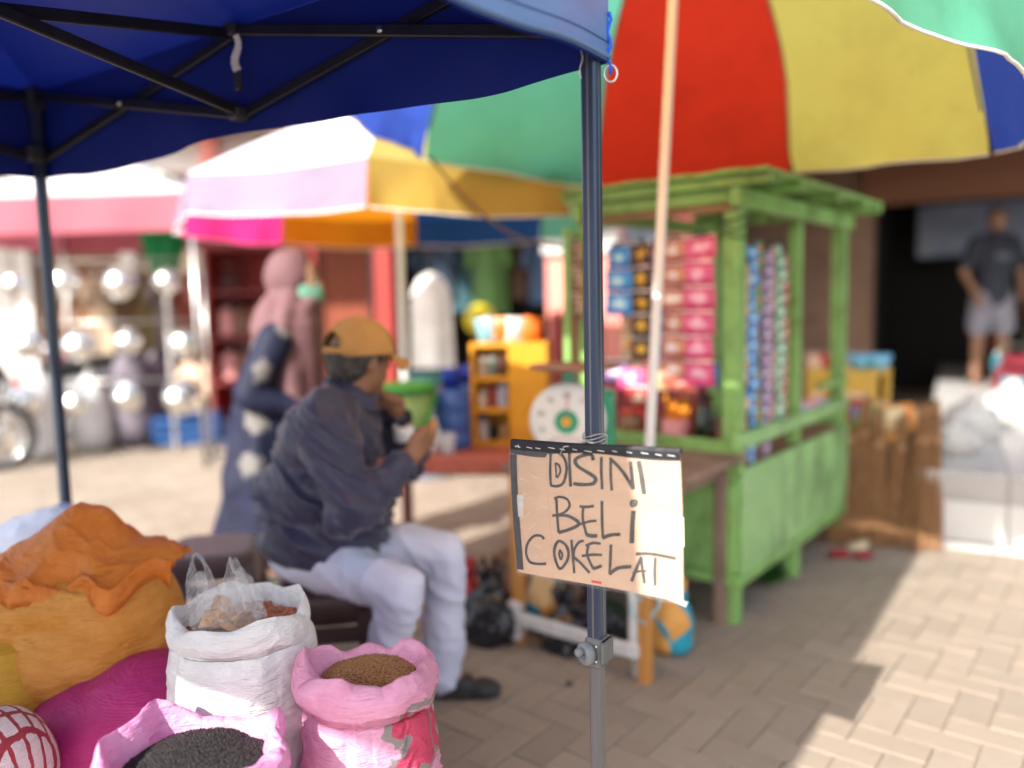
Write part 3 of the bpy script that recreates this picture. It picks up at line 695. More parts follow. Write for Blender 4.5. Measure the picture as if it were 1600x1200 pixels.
# sachets: printed foil packets in hanging strips
def sachet_mat(name, base, band, spot, metal=.0):
    mt = bpy.data.materials.new('sachet_' + name); mt.use_nodes = True; nt = mt.node_tree; N = nt.nodes; Lk = nt.links
    b = N['Principled BSDF']; b.inputs['Roughness'].default_value = .3; b.inputs['Metallic'].default_value = metal
    tc = N.new('ShaderNodeTexCoord'); sp = N.new('ShaderNodeSeparateXYZ'); Lk.new(tc.outputs['Generated'], sp.inputs[0])
    rp = N.new('ShaderNodeValToRGB'); rp.color_ramp.interpolation = 'CONSTANT'
    e = rp.color_ramp.elements; e[0].position = 0; e[0].color = (*band, 1); e[1].position = .22; e[1].color = (*base, 1)
    x = e.new(.80); x.color = (*band, 1); x = e.new(.93); x.color = (.75, .73, .7, 1)
    Lk.new(sp.outputs['Z'], rp.inputs[0])
    mp = N.new('ShaderNodeMapping'); mp.inputs['Location'].default_value = (-.5, -.5, -.48); Lk.new(tc.outputs['Generated'], mp.inputs[0])
    mp2 = N.new('ShaderNodeMapping'); mp2.inputs['Scale'].default_value = (1, 0, 1.15); Lk.new(mp.outputs[0], mp2.inputs[0])
    ln = N.new('ShaderNodeVectorMath'); ln.operation = 'LENGTH'; Lk.new(mp2.outputs[0], ln.inputs[0])
    nz = N.new('ShaderNodeTexNoise'); nz.noise_dimensions = '4D'; oi = N.new('ShaderNodeObjectInfo'); m9 = N.new('ShaderNodeMath'); m9.operation = 'MULTIPLY'; m9.inputs[1].default_value = 40; Lk.new(oi.outputs['Random'], m9.inputs[0]); Lk.new(m9.outputs[0], nz.inputs['W']); nz.inputs['Scale'].default_value = 6; nz.inputs['Detail'].default_value = 4; Lk.new(tc.outputs['Generated'], nz.inputs['Vector'])
    ad = N.new('ShaderNodeMath'); ad.operation = 'MULTIPLY_ADD'; Lk.new(nz.outputs['Fac'], ad.inputs[0]); ad.inputs[1].default_value = .9; Lk.new(ln.outputs['Value'], ad.inputs[2])
    lt = N.new('ShaderNodeMath'); lt.operation = 'LESS_THAN'; Lk.new(ad.outputs[0], lt.inputs[0]); lt.inputs[1].default_value = .68
    mx = N.new('ShaderNodeMix'); mx.data_type = 'RGBA'; Lk.new(lt.outputs[0], mx.inputs['Factor']); Lk.new(rp.outputs[0], mx.inputs['A']); mx.inputs['B'].default_value = (*spot, 1)
    Lk.new(mx.outputs['Result'], b.inputs['Base Color'])
    bp = N.new('ShaderNodeBump'); bp.inputs['Strength'].default_value = .4; bp.inputs['Distance'].default_value = .02
    n2 = N.new('ShaderNodeTexNoise'); n2.inputs['Scale'].default_value = 9; Lk.new(tc.outputs['Generated'], n2.inputs['Vector'])
    Lk.new(n2.outputs['Fac'], bp.inputs['Height']); Lk.new(bp.outputs[0], b.inputs['Normal'])
    return mt
SM = {
 'blue': sachet_mat('blue', lin((60, 150, 225)), lin((36, 110, 200)), lin((190, 225, 245))),
 'brown': sachet_mat('brown', lin((70, 42, 34)), lin((50, 28, 26)), lin((228, 178, 50))),
 'orange': sachet_mat('orange', lin((206, 140, 110)), lin((168, 80, 70)), lin((235, 220, 225))),
 'pink': sachet_mat('pink', lin((226, 96, 148)), lin((206, 60, 116)), lin((250, 190, 215))),
 'green': sachet_mat('green', lin((90, 165, 80)), lin((60, 120, 70)), lin((225, 120, 60))),
 'mint': sachet_mat('mint', lin((130, 200, 165)), lin((70, 150, 120)), lin((240, 240, 230))),
 'cream': sachet_mat('cream', lin((226, 205, 165)), lin((180, 150, 110)), lin((210, 120, 70))),
 'purple': sachet_mat('purple', lin((150, 120, 165)), lin((100, 80, 130)), lin((225, 205, 230))),
 'red': sachet_mat('red', lin((190, 60, 60)), lin((140, 30, 40)), lin((240, 220, 200))),
 'tan': sachet_mat('tan', lin((190, 165, 150)), lin((120, 70, 60)), lin((90, 50, 45))),
}
def sachet_mesh(w, h, t, mat):
    def f(s):
        def fn(u, v):
            x = (u - .5) * w; z = (v - .5) * h
            bl = max(0, math.sin(math.pi * u)) ** .6 * max(0, math.sin(math.pi * min(1, max(0, (v - .08) / .84)))) ** .6
            return Vector((x, s * t * bl, z))
        return fn
    mb = MB(); mb.grid(f(-1), 6, 6); mb.grid(lambda u, v: f(1)(1 - u, v), 6, 6)
    return mb.mesh('sachet', mat)
def strip(label, key, loc, rzz, n, w, h, group, sway=.0):
    t = thing('sachet_strip', label, 'sachets', loc, rzz, group)
    me = sachet_mesh(w, h * 1.0, .009, SM[key])
    me.polygons.foreach_set('use_smooth', [True] * len(me.polygons))
    for i in range(n):
        o = bpy.data.objects.new('sachet', me); col.objects.link(o); o.parent = t
        o.location = (random.gauss(0, .002), random.gauss(0, .004) + sway * i, -h * (i + .5) * 1.005); o.rotation_euler = (random.gauss(0, .10), random.gauss(0, .035), random.gauss(0, .22))
    cl_ = MB().tube([(0, 0, .0), (0, 0, .05)], .002, 5).box((0, 0, .004), (w * .5, .006, .012)); o = cl_.build('hanger', M_plast, t)
    return t
Km = parent_matrix(kiosk)
def kw(x, y, z): return tuple(Km @ Vector((x, y, z)))
def front(u, yl, z):   # local x where photo column u meets the plane local y = yl
    for i in range(400):
        x = -KW - .2 + (KW + .4) * i / 399
        p = Km @ Vector((x, yl, z)); q = p - CAM
        if 800 + 1250 * q.dot(rgt) / q.dot(fwd) >= u: return x
    return 0
gf = 'sachet strips on the kiosk front'
strip('strip of three pale blue sachets on the kiosk front', 'blue', kw(front(966, .05, 1.4), .05, 1.52), GRID, 3, .125, .098, gf)
strip('strip of dark brown sachets with yellow print on the kiosk front', 'brown', kw(front(1002, .06, 1.4), .06, 1.525), GRID, 5, .085, .098, gf)
strip('strip of orange brown sachets behind the white parasol pole', 'orange', kw(front(1052, .05, 1.4), .05, 1.53), GRID, 6, .118, .096, gf)
strip('strip of pink sachets hung next to the kiosk corner post', 'pink', kw(front(1092, .04, 1.4), .04, 1.535), GRID, 6, .128, .098, gf)
strip('short strip of tan sachets on the thin green display post', 'tan', tuple(at(899, 376, 3.44)), GRID, 3, .06, .11, gf)
strip('strip of mauve sachets between the brown strip and the white pole', 'purple', kw(front(1026, .09, 1.4), .09, 1.52), GRID, 6, .09, .09, gf)
strip('strip of cream sachets half behind the blue strip', 'cream', kw(front(984, .12, 1.4), .12, 1.51), GRID, 6, .08, .09, gf)
strip('strip of red sachets behind the orange brown strip', 'red', kw(front(1072, .14, 1.4), .14, 1.5), GRID, 6, .09, .09, gf)
gs = 'sachet strips on the kiosk side'
for i, (k, n) in enumerate((('cream', 9), ('blue', 9), ('green', 9), ('purple', 9), ('orange', 8), ('mint', 8), ('red', 8))):
    nm = {'mint': 'mint green', 'blue': 'bright blue', 'green': 'green and orange', 'purple': 'mauve', 'cream': 'cream', 'orange': 'brown orange', 'red': 'red'}[k]
    where = ['beside the corner post', 'second from the corner post', 'third from the corner post', 'fourth from the corner post', 'beside the middle post', 'just past the middle post', 'farthest from the corner post'][i]
    strip('narrow strip of %s sachets on the kiosk side %s' % (nm, where), k, kw(-.035 + .012 * (i % 2), .12 + .075 * i, 1.47 + .02 * (i % 3)), GRID + math.pi / 2 - .5 + .12 * (i % 3), n * 2 - 2 + i % 2, .052, .052, gs)
# flat packs pinned in a row under the strips, and packs leaning on the counter
gpk = 'snack packs on the kiosk front'
for i, (u, key, z, nm) in enumerate(((962, 'purple', .985, 'pale lilac'), (985, 'pink', .955, 'pink and white'), (1000, 'red', .875, 'red'), (1040, 'cream', .96, 'cream'), (1064, 'orange', .965, 'orange'), (1096, 'blue', .985, 'blue'))):
    t = thing('snack_pack', '%s snack pack hung under the sachet strips' % nm, 'snack pack', kw(front(u, .07, z), .07 + .01 * (i % 2), z), GRID, gpk)
    me = sachet_mesh(.13, .10, .02, SM[key]); me.polygons.foreach_set('use_smooth', [True] * len(me.polygons))
    o = bpy.data.objects.new('pack', me); col.objects.link(o); o.parent = t; o.rotation_euler = (.1 * random.uniform(-1, 1), .06 * random.uniform(-1, 1), .1)
    MB().tube([(0, 0, .05), (0, .02, .5)], .0015, 5).build('hanger', M_plast, t)
# on the counter: a pink cup of orange sticks, jars and bottles
cz = .626
def cup(name, label, cat, loc, prof, mat, n=20):
    o = MB().lathe(prof, n).build(name, mat, None, True); o.location = loc; return tag(o, label, cat)
x_ = front(1056, .2, .72)
t = thing('cup', 'pink plastic cup holding orange sticks on the kiosk counter', 'cup', kw(x_, .2, cz))
MB().lathe([(0, 0), (.05, 0), (.062, .15), (.058, .15), (.047, .01), (0, .01)], 20).build('cup_body', pm('cup_pink', lin((222, 150, 160)), .45), t, True)
rr = random.Random(2)
for i in range(16):
    a, r = rr.uniform(0, 6.28), rr.uniform(0, .035); MB().tube([(r * .6 * math.cos(a), r * .6 * math.sin(a), .02), (r * 1.6 * math.cos(a), r * 1.6 * math.sin(a), rr.uniform(.2, .25))], .008, 7).build('stick', pm('stick_orange', lin((236, 150, 40)), .6) if i == 0 else bpy.data.materials['stick_orange'], t, True)
for i, (u, y, nm, c, h, r) in enumerate(((1096, .22, 'dark green bottle', (.012, .03, .015), .26, .032), (1108, .3, 'dark brown bottle', (.03, .015, .01), .24, .032), (985, .2, 'clear brown jar', lin((150, 110, 80)), .17, .05), (1010, .34, 'red lidded jar', lin((200, 70, 60)), .2, .055), (1075, .4, 'red tin', lin((205, 90, 80)), .3, .055))):
    t = thing('bottle' if 'bottle' in nm else 'jar', '%s standing on the kiosk counter' % nm, 'bottle' if 'bottle' in nm else 'jar', kw(front(u, y, .75), y, cz))
    gm = pm('glass_%d' % i, c, .15, var=.1, coat=.5)
    if 'bottle' in nm:
        MB().lathe([(0, 0), (r, 0), (r, h * .6), (r * .4, h * .78), (r * .38, h)], 18).build('bottle_body', gm, t, True)
        MB().lathe([(0, h * .97), (r * .46, h * .97), (r * .46, h * 1.05), (0, h * 1.05)], 14).build('cap', M_plast, t, True)
    else:
        MB().lathe([(0, 0), (r, 0), (r, h * .85), (r * .9, h * .9), (0, h * .9)], 20).build('jar_body', gm, t, True)
        MB().lathe([(0, h * .9), (r * .95, h * .9), (r * .95, h), (0, h)], 20).build('lid', pm('lid_%d' % i, lin((200, 60, 50)), .4), t, True)
# ------------------------------------------------------------------ small trading table with the dial scale
M_old = pm('weathered_wood', lin((134, 112, 98)), .85, var=.3, vscale=4, stretch=(1, 1, .15), bump=.45, bscale=50, dirt=lin((92, 70, 58)), dscale=6, dlo=.5, dhi=.75)
M_oak = pm('orange_wood', lin((186, 130, 68)), .7, var=.22, vscale=5, stretch=(1, 1, .15), bump=.3, bscale=50)
M_rail = pm('wrapped_rail', (.6, .6, .6), .35, var=.15, vscale=18, bump=.8, bscale=30, dirt=(.32, .29, .26), dscale=9, dlo=.55, dhi=.7)
T0 = Vector((.43, 2.58, 0)); tb = thing('wooden_table', 'small weathered wooden table with orange wood legs and a plastic-wrapped foot rail', 'table', tuple(T0), GRID)
TW, TD, TZ = .54, .60, .69
nb = 4
for i in range(nb):
    y = -.03 + (TD + .06) * (i + .5) / nb
    x1 = .09 if i else -.052          # the front plank stops short to let the parasol pole through
    MB().box(((-TW - .05 + x1) / 2, y, TZ - .0125), (x1 + TW + .05, (TD + .06) / nb - .004, .025), None, .003).build('top_plank', M_old, tb)
MB().box((-TW / 2, .01, TZ - .06), (TW, .02, .065), None, .003).build('apron', M_old, tb)
MB().box((.004, TD / 2, TZ - .06), (.02, TD, .065), None, .003).build('apron', M_old, tb)
for (x, y, mt, w) in ((0, 0, M_oak, .042), (-TW, 0, M_oak, .042), (.0, TD, M_old, .045), (-TW, TD, M_old, .045)):
    MB().box((x, y, (TZ - .03) / 2), (w, w, TZ - .03), None, .004).build('leg', mt, tb)
MB().beam((-TW + .01, -.028, .115), (-.01, -.028, .115), .026, .055, .008).build('foot_rail', M_rail, tb)
MB().box((-.035, -.022, .21), (.03, .03, .24), None, .008).build('wrapped_strut', M_rail, tb)
MB().box((-TW - .004, -.012, .1), (.052, .052, .15), None, .008).build('leg_wrap', M_rail, tb)
# dial scale on the table
M_sg = pm('scale_green', lin((30, 150, 110)), .35, var=.1, coat=.3)
SCp = at(889, 655, 2.83); sc_yaw = R(-12)
scl = thing('dial_scale', 'round white dial scale with green and orange centre on the small table', 'scale', (SCp.x, SCp.y, TZ), sc_yaw)
zc = SCp.z - TZ
def fr(y): return Matrix.Rotation(math.pi / 2, 3, 'X')
MB().lathe([(0, .0), (.128, .0), (.134, .012), (.134, .05), (.12, .062), (0, .062)], 48, (0, .0, zc), fr(0)).build('dial_case', pm('dial_rim', (.75, .76, .72), .35), scl, True)
MB().lathe([(0, .0), (.122, .0), (.122, .0015), (0, .0015)], 48, (0, -.0635 + .0008, zc), fr(0)).build('dial_face', pm('dial_white', (.78, .78, .74), .35, var=.05), scl)
def disc(name, r0, r1, y, mat):
    MB().lathe([(r0, 0), (r1, 0), (r1, .0008), (r0, .0008)] if r0 > 0 else [(0, 0), (r1, 0), (r1, .0008), (0, .0008)], 40, (0, y, zc), fr(0)).build(name, mat, scl)
disc('dial_ring', 0, .042, -.0652, pm('ring_green', lin((10, 160, 120)), .5)); disc('dial_centre', 0, .018, -.0664, pm('dial_orange', lin((236, 180, 50)), .5))
M_dk = pm('dial_black', (.02, .02, .02), .5)
for i in range(50):
    a = 2 * math.pi * i / 50; L = .012 if i % 5 == 0 else .006; c_, s_ = math.sin(a), math.cos(a)
    MB().beam((.117 * c_, -.0648, zc + .117 * s_), ((.117 - L) * c_, -.0648, zc + (.117 - L) * s_), .0016, .0006, 0, (0, -1, 0)).build('tick', M_dk, scl)
def text_mesh(s, size):
    cu = bpy.data.curves.new('t', 'FONT'); cu.body = s; cu.size = size; cu.align_x = 'CENTER'; cu.align_y = 'CENTER'; cu.extrude = .0003
    o = bpy.data.objects.new('t', cu); col.objects.link(o); bpy.context.view_layer.update()
    me = bpy.data.meshes.new_from_object(o.evaluated_get(bpy.context.evaluated_depsgraph_get())); bpy.data.objects.remove(o); return me
for i, s in enumerate(('100', '10', '20', '30', '40', '50', '60', '70', '80', '90')):
    a = 2 * math.pi * i / 10; o = link('numeral', text_mesh(s, .022), M_dk, scl); o.data.materials.clear(); o.data.materials.append(M_dk)
    o.location = (.092 * math.sin(a), -.0652, zc + .092 * math.cos(a)); o.rotation_euler = (math.pi / 2, 0, 0)
M_ndl = pm('needle_red', lin((205, 50, 70)), .5)
MB().beam((.0, -.067, zc), (.006, -.067, zc + .108), .003, .0008, 0, (0, -1, 0)).build('needle', M_ndl, scl)
MB().beam((-.048, -.0652, zc - .060), (.05, -.0652, zc - .060), .003, .0006, 0, (0, -1, 0)).build('red_script', M_ndl, scl)
MB().box((.06, .05, zc - .02), (.20, .10, .25), None, .012).box((.0, .03, .03), (.2, .14, .06), None, .01).build('scale_body', M_sg, scl)
MB().box((.0, .02, zc + .145), (.045, .03, .05), None, .004).box((0, .02, zc + .172), (.10, .05, .012), None, .004).build('tray_bracket', M_sg, scl)
MB().lathe([(0, 0), (.15, 0), (.17, .012), (.168, .014), (.148, .004), (0, .004)], 32, (.02, .03, zc + .178)).build('tray', pm('tray_copper', lin((176, 120, 108)), .4, metal=.4), scl, True)

# ------------------------------------------------------------------ long red-brown table with the drinks
M_red = pm('red_brown_paint', lin((176, 96, 78)), .6, var=.2, vscale=4, bump=.25, bscale=40, dirt=lin((120, 62, 52)), dscale=5)
M_dred = pm('dark_red_wood', lin((112, 62, 58)), .7, var=.2, vscale=4, stretch=(1, 1, .2))
TB = Vector((-.62, 3.30, 0)); t2 = thing('red_table', 'long red brown table carrying the green bucket and orange rack', 'table', tuple(TB), R(-9))
ZB = .655; WB, DB = .98, .5
for i in range(4): MB().box((WB / 2, DB * (i + .5) / 4, ZB - .0125), (WB, DB / 4 - .004, .025), None, .003).build('top_plank', M_red, t2)
MB().box((WB / 2, -.003, ZB - .045), (WB + .01, .022, .04), None, .003).build('apron', M_red, t2)
for (x, y, m_, w) in ((.04, .05, M_dred, .045), (WB - .14, .03, M_red, .03), (WB - .05, .07, M_dred, .065), (.04, DB - .05, M_dred, .045), (WB - .05, DB - .05, M_dred, .05)):
    MB().box((x, y, (ZB - .03) / 2), (w, w, ZB - .03), None, .004).build('leg', m_, t2)
MB().box((WB / 2, DB - .02, .55), (WB - .1, .012, .14), None, .002).build('back_board', pm('faded_board', lin((120, 126, 116)), .8, dirt=lin((120, 84, 78)), dscale=3), t2)
# translucent green bucket with lid and bail handle
bu = at(634, 690, 3.43); buk = thing('bucket', 'translucent green lidded bucket with bail handle on the red table', 'bucket', (bu.x, bu.y, ZB))
M_bk = pm('bucket_green', lin((176, 214, 140)), .35, var=.06, trans=.3); M_lid = pm('lid_green', lin((70, 160, 60)), .4)
MB().lathe([(0, 0), (.105, 0), (.128, .27), (.124, .27), (.10, .01), (0, .01)], 32).build('bucket_body', M_bk, buk, True)
MB().lathe([(0, .296), (.12, .296), (.137, .285), (.139, .262), (.132, .262), (.13, .27), (0, .275)], 32).build('lid', M_lid, buk, True)
MB().tube([Vector((.134 * math.cos(a), -.02 - .115 * math.sin(a) , .255 - .17 * math.sin(a) )) for a in (i * math.pi / 14 for i in range(15))], .009, 8).build('handle', M_lid, buk, True)
# blue water jugs
for i, (u, v, d, nm) in enumerate(((708, 690, 3.50, 'nearer the bucket'), (735, 690, 3.66, 'tucked behind the orange rack'))):
    p = at(u, v, d); j = thing('water_jug', 'blue water jug with dark cap %s' % nm, 'jug', (p.x, p.y, ZB), 0)
    MB().lathe([(0, 0), (.075, 0), (.082, .012), (.082, .06), (.077, .07), (.082, .08), (.082, .15), (.077, .16), (.082, .17), (.08, .215), (.05, .255), (.03, .27), (.03, .29), (0, .29)], 28).build('jug_body', pm('jug_blue%d' % i, lin((70, 110, 190)), .25, coat=.4, trans=.2), j, True)
    MB().lathe([(0, .27), (.045, .27), (.045, .34), (.04, .35), (0, .35)], 20).build('cap', pm('jug_cap%d' % i, lin((20, 50, 150)), .4), j, True)
p = at(700, 700, 3.33); cu = tag(MB().lathe([(0, 0), (.028, 0), (.036, .09), (.034, .09), (.026, .004), (0, .004)], 20).build('drinking_cup', clearmat('cup_clear', (.85, .88, .95), .1, .35), None, True), 'clear plastic drinking cup in front of the blue jugs', 'cup'); cu.location = (p.x, p.y, ZB)
p = at(679, 690, 3.38); cu = tag(MB().lathe([(0, 0), (.022, 0), (.026, .05), (.026, .1), (.012, .13), (.012, .15), (0, .15)], 18).build('bottle', pm('bottle_white', (.75, .77, .8), .2, coat=.4), None, True), 'small white bottle beside the green bucket', 'bottle'); cu.location = (p.x, p.y, ZB)
# orange rack with open shelves and a door
p = at(737, 702, 3.5); rk = thing('orange_rack', 'orange wooden rack with open shelves and a closed door side', 'rack', (p.x, p.y, ZB), R(-9))
M_or = pm('rack_orange', lin((212, 146, 28)), .55, var=.14, vscale=4, bump=.2, bscale=40, dirt=lin((170, 108, 26)), dscale=5)
RW, RH, RD = .345, .46, .16
MB().box((.01, RD / 2, RH / 2), (.02, RD, RH), None, .003).build('side_panel', M_or, rk); MB().box((RW - .01, RD / 2, RH / 2), (.02, RD, RH), None, .003).build('side_panel', M_or, rk)
MB().box((RW / 2, RD - .005, RH / 2), (RW - .04, .01, RH - .002), None).build('back_panel', M_or, rk)
for z in (.012, .16, .30, RH - .012): MB().box((RW / 2 - .005, RD / 2 - .004, z), (RW - .042, RD - .02, .02), None, .002).build('shelf', M_or, rk)
MB().box((.255, .004, RH / 2), (.168, .014, RH - .01), None, .003).build('door', M_or, rk)
rr = random.Random(11)
gsh = 'small packets in the orange rack'
pk = [('cream', (190, 180, 165)), ('grey green', (120, 130, 120)), ('dark brown', (90, 60, 50)), ('white', (215, 210, 200)), ('brick red', (150, 60, 50)), ('lilac grey', (170, 170, 190)), ('silver', (180, 182, 186)), ('black', (30, 28, 28)), ('tan', (170, 140, 100))]
for i, (nm, c) in enumerate(pk):
    zi, k = i // 3, i % 3; z = (.31, .17, .022)[zi]
    w = rr.uniform(.03, .045); h = rr.uniform(.05, .10)
    o = MB().box((0, 0, h / 2), (w, .05, h), None, .006).box((0, 0, h + .004), (w * .9, .006, .014), None, .002).build('packet', pm('packet_%d%d' % (zi, k), lin(c), .4, var=.3, vscale=40), None)
    q = parent_matrix(rk) @ Vector((.045 + k * .045, .07, z)); o.location = q; o.rotation_euler = (0, 0, R(-9) + rr.gauss(0, .1))
    tag(o, '%s packet on the %s shelf of the orange rack' % (nm, ('upper', 'middle', 'bottom')[zi]), 'packet', gsh)
for k, (x, c, nm) in enumerate(((.06, (120, 165, 180), 'teal'), (.13, (235, 110, 40), 'bright orange'), (.19, (205, 200, 195), 'pale grey'), (.27, (238, 115, 45), 'orange'))):
    q = parent_matrix(rk) @ Vector((x, .07, RH)); me = sachet_mesh(.085, .11, .022, pm('bag_%d' % k, lin(c), .35, var=.25, vscale=30)); o = link('snack_bag', me, None, None, True)
    o.location = q + Vector((0, 0, .055)); o.rotation_euler = (.12, .1 * (k - 1.5), R(-9) + .2 * (k - 1)); tag(o, '%s snack bag standing on top of the orange rack' % nm, 'snack bag', 'snack bags on the rack')
# ------------------------------------------------------------------ bags and sacks on the ground under the tables
def crumple(p, amp=.02, s=14): return amp * (abs(fbm(p, s, 3)) - .25)
M_blk = pm('black_bag', (.014, .016, .022), .22, var=.3, vscale=12, bump=.9, bscale=18, spec=.6)
def bag(label, c, r, h, mat, handles=True, vox=.012):
    c = Vector(c)
    t = thing('plastic_bag', label, 'bag', tuple(c))
    pr = [('e', c + Vector((0, 0, h * .32)), (r, r * .85, h * .36)), ('e', c + Vector((.0, 0, h * .12)), (r * .92, r * .8, h * .16)), ('c', c + Vector((0, 0, h * .5)), c + Vector((.01, 0, h * .78)), r * .5, r * .22)]
    blob('bag_body', pr, vox, mat, t, 2, lambda q: crumple(q, .035, 11) + crumple(q, .012, 34))
    if handles:
        for s in (-1, 1):
            hb = MB().tube([c + Vector((s * r * .12, 0, h * .74)), c + Vector((s * r * .42, .02, h * .95)), c + Vector((s * r * .2, .01, h * 1.08)), c + Vector((s * r * .05, 0, h * .8))], [.016, .010, .010, .014], 7)
            wpart(hb.build('handle', mat, None, True), t)
    return t
bag('knotted black plastic bag on the paving beside the seated man', (-.10, 2.95, 0), .125, .30, M_blk)
bag('black plastic bag under the small wooden table', (.30, 2.92, 0), .12, .26, M_blk)
bag('second black plastic bag half behind the table foot rail', (.17, 2.84, 0), .085, .24, M_blk)
bag('small red bag lying behind the black bag', (-.19, 3.1, 0), .08, .26, pm('red_bag', lin((190, 50, 60)), .4, bump=.5, bscale=20))
def print_mat(name, c1, c2, c3, s):
    mt = pm(name, c1, .5, var=.1); N = mt.node_tree.nodes; Lk = mt.node_tree.links
    b = N['Principled BSDF']; tc = N.new('ShaderNodeTexCoord'); vo = N.new('ShaderNodeTexVoronoi'); vo.inputs['Scale'].default_value = s
    Lk.new(tc.outputs['Object'], vo.inputs['Vector']); rp = N.new('ShaderNodeValToRGB'); rp.color_ramp.interpolation = 'CONSTANT'
    e = rp.color_ramp.elements; e[0].color = (*c1, 1); e[1].position = .45; e[1].color = (*c2, 1); x = e.new(.75); x.color = (*c3, 1)
    sx_ = N.new('ShaderNodeSeparateColor'); Lk.new(vo.outputs['Color'], sx_.inputs[0]); Lk.new(sx_.outputs[0], rp.inputs[0]); Lk.new(rp.outputs[0], b.inputs['Base Color']); return mt
M_prt = print_mat('printed_sack', lin((222, 160, 80)), lin((40, 150, 175)), lin((214, 180, 130)), 9)
for (x, y, r, h, nm) in ((.12, 3.02, .085, .27, 'behind the left orange table leg'), (.56, 2.82, .085, .25, 'by the right orange table leg')):
    t = thing('printed_sack', 'orange and teal printed sack %s' % nm, 'sack', (x, y, 0), 0, 'printed sacks under the table')
    blob('sack_body', [('e', (x, y, h * .45), (r, r, h * .46)), ('e', (x, y, h * .2), (r * 1.02, r * 1.02, h * .2)), ('c', (x, y, h * .7), (x + .01, y, h * .98), r * .7, r * .6)], .012, M_prt, t, 3, lambda q: crumple(q, .012, 20))
    MB().tube([(x, y, h * .93), (x + .005, y, h * .97)], r * .66, 14).build('neck_tie', M_oak, t, True, True)
ct = thing('carton', 'brown carton with taped lid pushed under the small table', 'carton', (.05, 3.22, 0), GRID); M_ctn = pm('brown_carton', lin((140, 104, 84)), .85, var=.15)
MB().box((0, 0, .12), (.26, .2, .235), None, .006).build('carton_body', M_ctn, ct)
for s_ in (-1, 1): MB().box((0, s_ * .051, .243), (.262, .099, .005), None, .001).build('flap', M_ctn, ct)
MB().box((0, 0, .2475), (.266, .045, .002)).build('tape', M_old, ct)
# ------------------------------------------------------------------ open sacks of grain
def catmull(pts, k=5):
    o = []; P_ = [Vector(p) for p in pts]; P_ = [P_[0]] + P_ + [P_[-1]]
    for i in range(1, len(P_) - 2):
        a, b, c, d = P_[i - 1:i + 3]
        for j in range(k):
            t = j / k; o.append(.5 * ((2 * b) + (c - a) * t + (2 * a - 5 * b + 4 * c - d) * t * t + (3 * b - a - 3 * c + d) * t ** 3))
    o.append(P_[-2]); return o
def kinks(seed, n, jitter=.6):
    """piecewise-linear closed random function of angle: stiff cloth folds with sharp corners"""
    rg = random.Random(seed); an = sorted((i + rg.uniform(-jitter, jitter) * .5) / n for i in range(n)); va = [rg.uniform(-1, 1) for _ in range(n)]
    def f(u):
        u = u % 1.0
        for i in range(n):
            a0, a1 = an[i], an[(i + 1) % n] + (1 if i == n - 1 else 0); x = u + 1 if (u < an[0] and i == n - 1) else u
            if a0 <= x <= a1: 
                t = (x - a0) / max(1e-6, a1 - a0); return va[i] * (1 - t) + va[(i + 1) % n] * t
        return va[0]
    return f
